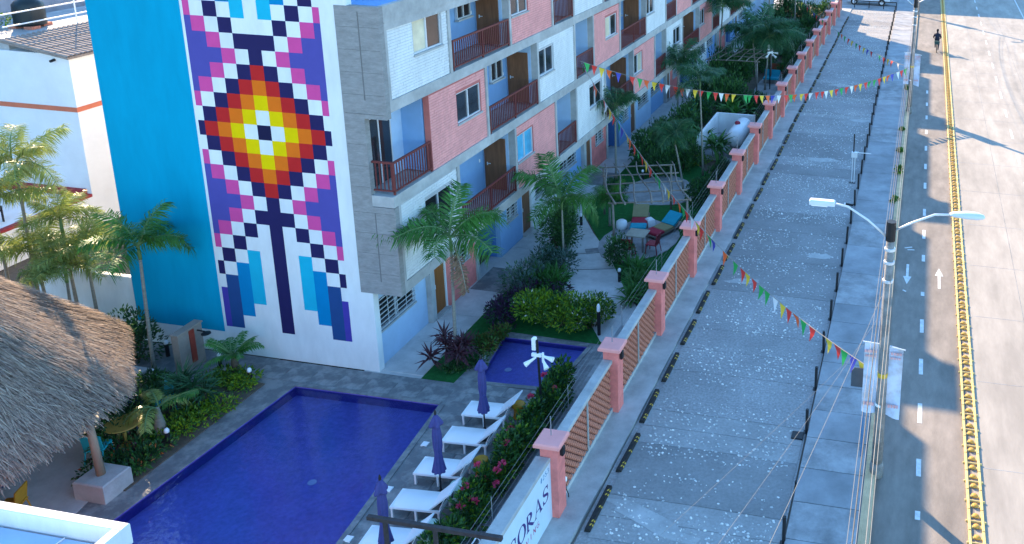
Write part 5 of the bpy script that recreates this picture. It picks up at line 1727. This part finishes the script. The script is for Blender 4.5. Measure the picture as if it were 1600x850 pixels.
# far garden planting
spots = [(-12.9, 41.6, 1.1, 1.0, 1.7, 'd'), (-12.2, 40.2, .8, .7, 1.2, 'd'), (-11.4, 41.4, .9, .9, 1.3, 'g'), (-9.4, 37.4, .6, .9, 1.0, 'd'), (-9.3, 40.2, .5, 1.0, .9, 'g'), (-12.9, 43.6, .9, .9, 1.6, 'd'),
         (-12.6, 46.0, .8, 1.2, 1.7, 'g'), (-12.4, 49.2, .9, 1.0, 1.6, 'd'), (-9.6, 51.3, .8, .9, 1.3, 'd'), (-11.3, 52.0, 1.1, .9, 1.9, 'g'), (-13.0, 53.5, .9, 1.0, 1.7, 'd'), (-12.7, 56.2, 1.0, .9, 2.2, 'd'),
         (-11.8, 57.6, .9, .8, 2.1, 'g'), (-13.2, 59.0, .9, .9, 2.1, 'd'), (-9.2, 61.5, .6, 1.0, 1.3, 'g'), (-11.4, 62.5, 1.0, 1.2, 1.5, 'd'), (-9.3, 65, .7, 1.2, 1.4, 'd'), (-12.4, 65.5, 1.0, 1.2, 1.8, 'g'),
         (-10.6, 68, 1.0, 1.2, 1.6, 'd'), (-12.8, 69, .9, 1.3, 1.8, 'd'), (-9.4, 71, .7, 1.3, 1.4, 'g'), (-11.2, 73, 1.0, 1.3, 1.6, 'd'), (-12.6, 77, 1.0, 1.5, 1.9, 'd'), (-9.8, 77, .9, 1.6, 1.7, 'g'),
         (-10.8, 82, 1.2, 1.6, 1.9, 'd'), (-12.8, 84, 1.0, 1.6, 2.0, 'd'), (-9.3, 85, .8, 1.6, 1.6, 'g'), (-13.4, 36.8, .45, .6, .9, 'd'), (-13.6, 44.9, .5, .6, 1.2, 'd'), (-8.9, 33.8, .3, .5, .7, 'g'), (-12.3, 30.9, .01, .01, .01, '')]
bm_d = [shrub_mesh(200 + i, 1500, 1, 1, 1, .17, .085, [(1, 5), (2, 2)], lumps=13).mesh('shrub', [BARK_D, LEAF_DK, LEAF_G]) for i in range(3)]
bm_g = [shrub_mesh(210 + i, 1500, 1, 1, 1, .17, .085, [(1, 4), (2, 3)], lumps=13).mesh('shrub', [BARK_D, LEAF_G, LEAF_DK]) for i in range(3)]
where = ['beyond the pergola nearest the facade', 'just beyond the pergola', 'beyond the pergola at the patio edge', 'against the fence beside the pergola', 'against the fence below the gas tank', 'left of the gas tank, near the walkway',
         'left of the white tank wall', 'behind the left corner of the tank wall', 'behind the gas tank beside the fence', 'behind the middle of the tank wall', 'by the walkway beyond the tank', 'under the second pergola on the left',
         'under the second pergola at its middle', 'under the second pergola at its back', 'by the fence beside the far patio', 'beyond the second pergola in the middle', 'by the fence past the far patio', 'by the facade past the second pergola',
         'in the middle of the far garden', 'near the facade in the far garden', 'along the fence in the far garden', 'halfway up the far garden', 'near the thin far palm', 'right of the thin far palm', 'at the far end in the middle',
         'at the far end by the facade', 'at the far end by the fence', 'left of the branch pergola', 'near the walkway beside the tank bay', 'at the fence by the patio']
for i, (x, y, rx, ry, h, c) in enumerate(spots[:30]):
    o = place('shrub', (bm_d if c == 'd' else bm_g)[i % 3], None, label=('dark green' if c == 'd' else 'mid green') + ' leafy shrub ' + where[i], cat='shrub', group='shrubs in the far garden')
    o.location = (x, y, 0)
    o.scale = (rx, ry, h)
    o.rotation_euler = (0, 0, 0)
shrub('leafy plant with white flowers on the near edge of the patio', -10.95, 30.55, 60, 900, .5, .5, 1.15, .16, .05, [LEAF_G, LEAF_DK, FLOWER_W], [(1, 4), (2, 4), (3, .25)], 'plant', lumps=8, name='plant')
shrub('low yellow green edging plants below the gas tank', -10.9, 42.3, 61, 700, .8, .5, .4, .12, .06, [LEAF_LIME, LEAF_G], [(1, 4), (2, 4)], 'plants', lumps=9, name='ground_cover')
for i, (y, h) in enumerate([(43.2, .55), (39.3, .3), (46.5, .25), (50.5, .25), (59.8, .4)]):
    shrub(['largest green weed tuft growing from the kerb', 'small weed tuft on the kerb nearest the lamp', 'small weed tuft on the kerb above the largest tuft', 'tiny weed tuft on the kerb below the second lamp', 'yellow green weed tuft on the kerb past the second lamp'][i],
          -.62, y, 70 + i, 260, .16, .3, h, .12, .04, [LEAF_G, LEAF_LIME], [(1, 4), (2, 2)], 'weed', 'weeds on the kerb', lumps=4, name='weed_tuft')
# neighbour tree by the roof tank
shrub('yellow green potted plant beside the roof water tank', -34.9, 26.4, 80, 260, .4, .4, .5, .15, .07, [LEAF_LIME, LEAF_G], [(1, 4), (2, 2)], 'plant', lumps=4, name='potted_plant').location = (-38.2, 30.3, 7.76)

# ================================================================== PERGOLAS AND GARDEN FURNITURE
def pergola(label, x0, y0, u, v, z, nb, seed, ncross):
    """branches laid over cross poles on four posts; u along the branches, v across"""
    t = thing('pergola', label, 'pergola', (x0, y0, 0), 'branch pergolas')
    r_ = random.Random(seed)
    o, U, Vv = Vector((x0, y0, z)), Vector((u[0], u[1], 0)), Vector((v[0], v[1], 0))
    for a in (0, 1):
        for b in (0, 1):
            p = o + U * a + Vv * b
            put('post', MB().tube([(p.x, p.y, 0), (p.x + .03, p.y, z * .5), (p.x, p.y, z - .05)], .05, 8), BRANCH, t, True)
    for k in range(ncross):
        a = k / (ncross - 1)
        p, q_ = o + U * a - Vv * .06, o + U * a + Vv * 1.06
        put('cross_pole', MB().tube([p, (p + q_) / 2 + Vector((0, 0, r_.uniform(-.02, .03))), q_], .032, 7), BRANCH, t, True)
    for k in range(nb):
        b = k / (nb - 1)
        pts_ = []
        ph = r_.uniform(0, 6)
        for i in range(9):
            a = -.08 + 1.16 * i / 8
            pts_.append(o + U * a + Vv * (b + .035 * math.sin(a * 5.2 + ph)) + Vector((0, 0, .07 + .03 * math.sin(a * 7 + ph))))
        put('branch', MB().tube(pts_, [.04 - .014 * i / 8 for i in range(9)], 7), BRANCH, t, True)
    return t


pergola('pergola of wavy bare branches above the patio with colourful loungers', -11.5, 31.3, (-1.75, 3.7), (2.75, 1.05), 2.2, 7, 1, 5)
pergola('second pergola of wavy branches over dark shrubs in the far garden', -13.6, 55.6, (.3, 3.6), (3.2, .3), 2.3, 6, 2, 4)
RED_C = mat('red_cushion', (.36, .025, .05), .85, .1, 6)
TAN_C = mat('khaki_cushion', (.28, .24, .12), .85, .1, 6)
TUR_C = mat('turquoise_cushion', (.02, .33, .44), .85, .1, 6)


def pad_lounger(label, x, y, rz, cols):
    t = thing('cushioned_lounger', label, 'lounger', (x, y, 0), 'colourful cushioned loungers', rz, local=True)
    put('frame', MB().bbox(-.35, 0, .15, .35, 1.9, .22, .01).box(-.33, .1, 0, -.27, .16, .149).box(.27, .1, 0, .33, .16, .149).box(-.33, 1.7, 0, -.27, 1.76, .149).box(.27, 1.7, 0, .33, 1.76, .149), BRANCH, t)
    put('cushion', MB().bbox(-.34, .05, .221, .34, .55, .33, .03), cols[0], t)
    put('cushion', MB().bbox(-.34, .56, .221, .34, 1.15, .33, .03), cols[1], t)
    mtx = Matrix.Translation((0, 1.45, .48)) @ Matrix.Rotation(rad(30), 4, 'X')
    put('cushion', MB().obox(mtx, .68, .68, .1), cols[2], t)
    return t


pad_lounger('lounger with khaki, red and turquoise cushions on the left of the patio', -11.15, 33.25, rad(12), (TUR_C, RED_C, TAN_C))
pad_lounger('lounger with red, khaki and turquoise cushions on the right of the patio', -10.5, 32.9, rad(-24), (RED_C, TAN_C, TUR_C))
t = thing('dining_table', 'square pale wooden table on the patio in front of the loungers', 'table', (-10.7, 32.0, 0))
put('tabletop', MB().bbox(-11.12, 31.6, .68, -10.3, 32.35, .73, .01), mat('pale_wood', (.36, .33, .26), .7, .15, 3), t)
for x, y in ((-11.05, 31.66), (-10.4, 31.66), (-11.05, 32.26), (-10.4, 32.26)):
    put('leg', MB().box(x - .03, y - .03, 0, x + .03, y + .03, .679), BRANCH, t)
REDP = mat('red_plastic', (.28, .02, .035), .5, .1, 5)
chair('red plastic chair on the left before the patio table', -10.85, 31.2, rad(185), REDP, 'red chairs at the patio table')
chair('red plastic chair at the right side of the patio table', -10.0, 31.75, rad(-95), REDP, 'red chairs at the patio table')
for lab, x, y in (('white round pouf at the left end of the patio', -12.0, 33.7), ('white square pouf between the two cushioned loungers', -10.9, 34.2)):
    t = thing('pouf', lab, 'pouf', (x, y, 0), 'white poufs', local=True)
    put('pouf_body', MB().lathe([(.18, 0), (.24, .06), (.25, .2), (.23, .34), (.15, .4), (0, .41)], n=14 if 'round' in lab else 4), WHITE_PL, t, 'round' in lab)
    put('pouf_base', MB().lathe([(.16, -.0), (.17, .01), (.15, .02)], n=12), BLACK, t)
for lab, x, y, m in (('terracotta seat pad by the far patio', -9.9, 61.2, mat('terracotta_cushion', (.26, .06, .03), .85, .1, 5)), ('turquoise seat pad by the far patio', -10.0, 59.4, TUR_C), ('turquoise seat left of the second pergola', -12.9, 50.6, TUR_C)):
    t = thing('garden_sofa', lab, 'seat', (x, y, 0), 'coloured seats in the far garden', local=True)
    put('seat', MB().bbox(-.55, -.35, .3, .55, .35, .45, .03), m, t)
    put('backrest', MB().obox(Matrix.Translation((0, .38, .65)) @ Matrix.Rotation(rad(-15), 4, 'X'), 1.1, .08, .45), m, t)
    put('base', MB().box(-.5, -.3, 0, .5, .3, .299), BRANCH, t)

# gas tank in its walled bay
t = thing('tank_bay', 'low white walls enclosing the gas tank', 'wall', (-10.2, 45.5, 0))
put('wall', MB().box(-11.15, 47.55, 0, -8.9, 47.7, 1.2).box(-11.15, 43.0, 0, -11.0, 47.549, 1.2), WHITE, t)
put('floor', MB().box(-10.999, 43.0, 0, -8.9, 47.549, .03), CONC, t)
t = thing('gas_tank', 'white horizontal gas tank with a red valve dome', 'gas tank', (-9.35, 45.4, 0))
prof = [(0, -1.45), (.2, -1.42), (.4, -1.3), (.5, -1.1), (.5, 1.1), (.4, 1.3), (.2, 1.42), (0, 1.45)]
mb = MB()
vs = [(-9.35 + r * math.cos(2 * math.pi * k / 20), 45.5 + h_, .85 + r * math.sin(2 * math.pi * k / 20)) for r, h_ in prof for k in range(20)]
fs = [(i * 20 + k, (i + 1) * 20 + k, (i + 1) * 20 + (k + 1) % 20, i * 20 + (k + 1) % 20) for i in range(7) for k in range(20)]
mb.add(vs, fs)
put('tank_shell', mb, WHITE_PL, t, True)
put('valve_dome', MB().lathe([(.15, 0), (.16, .08), (.1, .16), (0, .18)], (-9.45, 45.4, 1.32), 12), mat('red_valve', (.35, .03, .05), .5, .1, 5), t, True)
put('saddle', MB().box(-9.7, 44.7, .03, -9.0, 44.9, .45).box(-9.7, 46.1, .03, -9.0, 46.3, .45), CONC, t)

# ================================================================== FAR END: vehicle, wall, cyclist
TRW = mat('truck_paint', (.7, .71, .72), .35, .03, 3, spec=.5)
t = thing('pickup_truck', 'white pickup truck parked across the far end of the parking', 'truck', (-5.6, 94.5, 0))
put('body', MB().bbox(-7.9, 93.6, .45, -3.4, 95.4, 1.05, .06), TRW, t)
mb = MB()
vs = [(-7.0, 93.68, 1.051), (-5.1, 93.68, 1.051), (-5.1, 95.32, 1.051), (-7.0, 95.32, 1.051), (-6.5, 93.85, 1.75), (-5.2, 93.85, 1.75), (-5.2, 95.15, 1.75), (-6.5, 95.15, 1.75)]
mb.add(vs, [(0, 3, 2, 1), (4, 5, 6, 7), (0, 1, 5, 4), (1, 2, 6, 5), (2, 3, 7, 6), (3, 0, 4, 7)])
put('cab', mb, TRW, t)
put('side_window', MB().add([(-6.6, 93.68, 1.15), (-5.25, 93.68, 1.15), (-5.28, 93.81, 1.65), (-6.35, 93.81, 1.65)], [(0, 1, 2, 3)]), GLASS, t)
put('bed_wall', MB().box(-5.0, 93.62, 1.05, -3.42, 93.7, 1.4).box(-5.0, 95.3, 1.05, -3.42, 95.38, 1.4).box(-3.5, 93.7, 1.05, -3.42, 95.3, 1.4), TRW, t)
for x in (-7.1, -4.2):
    for y in (93.62, 95.38):
        w = put('wheel', MB().tube([(x, y - .1, .36), (x, y + .1, .36)], .36, 18), RUBBER, t)
        put('rim', MB().tube([(x, y - .12, .36), (x, y + .12, .36)], .2, 12), ALU, w)
put('headlight', MB().box(-7.93, 93.7, .75, -7.9, 93.95, .9), WHITE_PL, t)
put('headlight', MB().box(-7.93, 95.05, .75, -7.9, 95.3, .9), WHITE_PL, t)
t = thing('barrier_fence', 'dark low rail barrier at the top end of the parking', 'barrier', (-4.5, 91.8, 0))
for x in (-6.9, -5.4, -3.9, -2.6):
    put('post', MB().box(x - .04, 91.76, 0, x + .04, 91.84, .8), BLACK, t)
put('rail', MB().box(-6.95, 91.77, .7, -2.55, 91.83, .8).box(-6.95, 91.775, .35, -2.55, 91.825, .42), BLACK, t)
t = thing('far_house', 'blue rendered house beyond the end of the parking', 'house', (-8, 105, 0))
put('wall', MB().box(-24, 104, 0, -1.5, 116, 9.5), BLUE_LT, t)
put('door', MB().box(-7, 103.95, 0, -5.6, 103.999, 2.3), DOOR, t)
put('window', MB().box(-4.6, 103.95, 1.1, -3.0, 103.999, 2.3), GLASS, t)
put('roof', MB().box(-24.2, 103.7, 9.5, -1.3, 116.2, 9.8), CONC_PALE, t)

# cyclist riding away
cyc = (1.42, 73.1)
t = thing('bicycle', 'dark bicycle with a rear crate ridden along the bike lane', 'bicycle', (cyc[0], cyc[1], 0), local=True)
def wheel(y):
    mb = MB()
    n_ = 20
    mb.tube([(0, y + .33 * math.cos(2 * math.pi * k / n_), .34 + .33 * math.sin(2 * math.pi * k / n_)) for k in range(n_ + 1)], .024, 6)
    w = put('wheel', mb, RUBBER, t)
    mb = MB()
    for k in range(8):
        a = math.pi * k / 8
        mb.bar((0, y - .32 * math.cos(a), .34 - .32 * math.sin(a)), (0, y + .32 * math.cos(a), .34 + .32 * math.sin(a)), .006)
    put('spokes', mb, ALU, w)
wheel(-.52)
wheel(.52)
put('bike_frame', MB().tube([(0, -.52, .34), (0, -.12, .3), (0, .36, .8), (0, .52, .34)], .02, 6).tube([(0, -.12, .3), (0, -.22, .85)], .02, 6).tube([(0, -.22, .8), (0, .36, .82)], .02, 6).tube([(0, -.52, .34), (0, -.22, .78)], .015, 6), BLACK, t)
put('handlebar', MB().tube([(-.28, .3, 1.02), (0, .38, .98), (.28, .3, 1.02)], .016, 6).tube([(0, .36, .8), (0, .38, .98)], .018, 6), BLACK, t)
put('saddle', MB().bbox(-.09, -.36, .85, .09, -.08, .91, .02), BLACK, t)
put('rear_crate', MB().box(-.2, -.72, .72, .2, -.4, .98), mat('dark_teal_crate', (.02, .06, .06), .6, .1, 5), t)
CLOTH = mat('dark_jacket', (.018, .018, .032), .85, .2, 6)
TROU = mat('dark_trousers', (.02, .03, .03), .85, .2, 6)
SKIN = mat('skin', (.28, .15, .1), .6, .06, 6)
HAIR = mat('dark_hair', (.012, .01, .01), .7, .2, 12)


def skinned(name, nodes, edges, mats, parent, root=0, lvl=2, seg_mat=None):
    me = bpy.data.meshes.new(name)
    bm = bmesh.new()
    lay = bm.verts.layers.skin.verify()
    vs_ = []
    for p, r in nodes:
        v = bm.verts.new(p)
        v[lay].radius = (r, r)
        vs_.append(v)
    vs_[root][lay].use_root = True
    for a, b in edges:
        bm.edges.new((vs_[a], vs_[b]))
    bm.to_mesh(me)
    bm.free()
    for m in mats:
        me.materials.append(m)
    o = place(name, me, parent)
    sk = o.modifiers.new('skin', 'SKIN')
    sk.use_smooth_shade = True
    ss = o.modifiers.new('sub', 'SUBSURF')
    ss.levels = ss.render_levels = lvl
    return o


man = thing('person', 'cyclist in a dark jacket riding away along the bike lane', 'person', (cyc[0], cyc[1], 0), local=True)
nodes = [((0, -.2, .95), .17), ((0, -.16, 1.15), .19), ((0, -.04, 1.38), .2), ((0, .03, 1.5), .11), ((0, .07, 1.58), .06), ((0, .1, 1.68), .1), ((0, .11, 1.78), .09),
         ((-.2, 0, 1.42), .09), ((-.29, .06, 1.2), .065), ((-.27, .28, 1.06), .042), ((.2, 0, 1.42), .09), ((.29, .06, 1.2), .065), ((.27, .28, 1.06), .042),
         ((-.11, -.12, .92), .11), ((-.14, .2, .72), .075), ((-.12, .0, .36), .05), ((-.12, .1, .3), .045), ((.11, -.12, .92), .11), ((.14, .12, .55), .075), ((.12, -.12, .22), .05), ((.12, 0, .16), .045)]
edges_ = [(0, 1), (1, 2), (2, 3), (3, 4), (4, 5), (5, 6), (2, 7), (7, 8), (8, 9), (2, 10), (10, 11), (11, 12), (0, 13), (13, 14), (14, 15), (15, 16), (0, 17), (17, 18), (18, 19), (19, 20)]
skinned('body', nodes, edges_, [CLOTH], man)
put('face', MB().lathe([(.0, -.09), (.05, -.08), (.075, -.02), (.08, .04), (.06, .09), (0, .11)], (0, .135, 1.7), 12), SKIN, man, True)
put('hair', MB().lathe([(.085, -.04), (.1, .02), (.095, .08), (.06, .13), (0, .145)], (0, .09, 1.73), 12), HAIR, man, True)
for sx in (-1, 1):
    hd = put('hand', MB().bbox(sx * .28 - .04, .27, 1.03, sx * .28 + .04, .35, 1.075, .01), SKIN, man)
    for k in range(4):
        put('finger', MB().tube([(sx * .28 - .03 + k * .02, .34, 1.06), (sx * .28 - .03 + k * .02, .385, 1.05), (sx * .28 - .03 + k * .02, .375, 1.01)], .009, 5), SKIN, hd)
    put('thumb', MB().tube([(sx * .28 - sx * .04, .29, 1.05), (sx * .28 - sx * .06, .33, 1.03), (sx * .28 - sx * .05, .36, 1.02)], .01, 5), SKIN, hd)
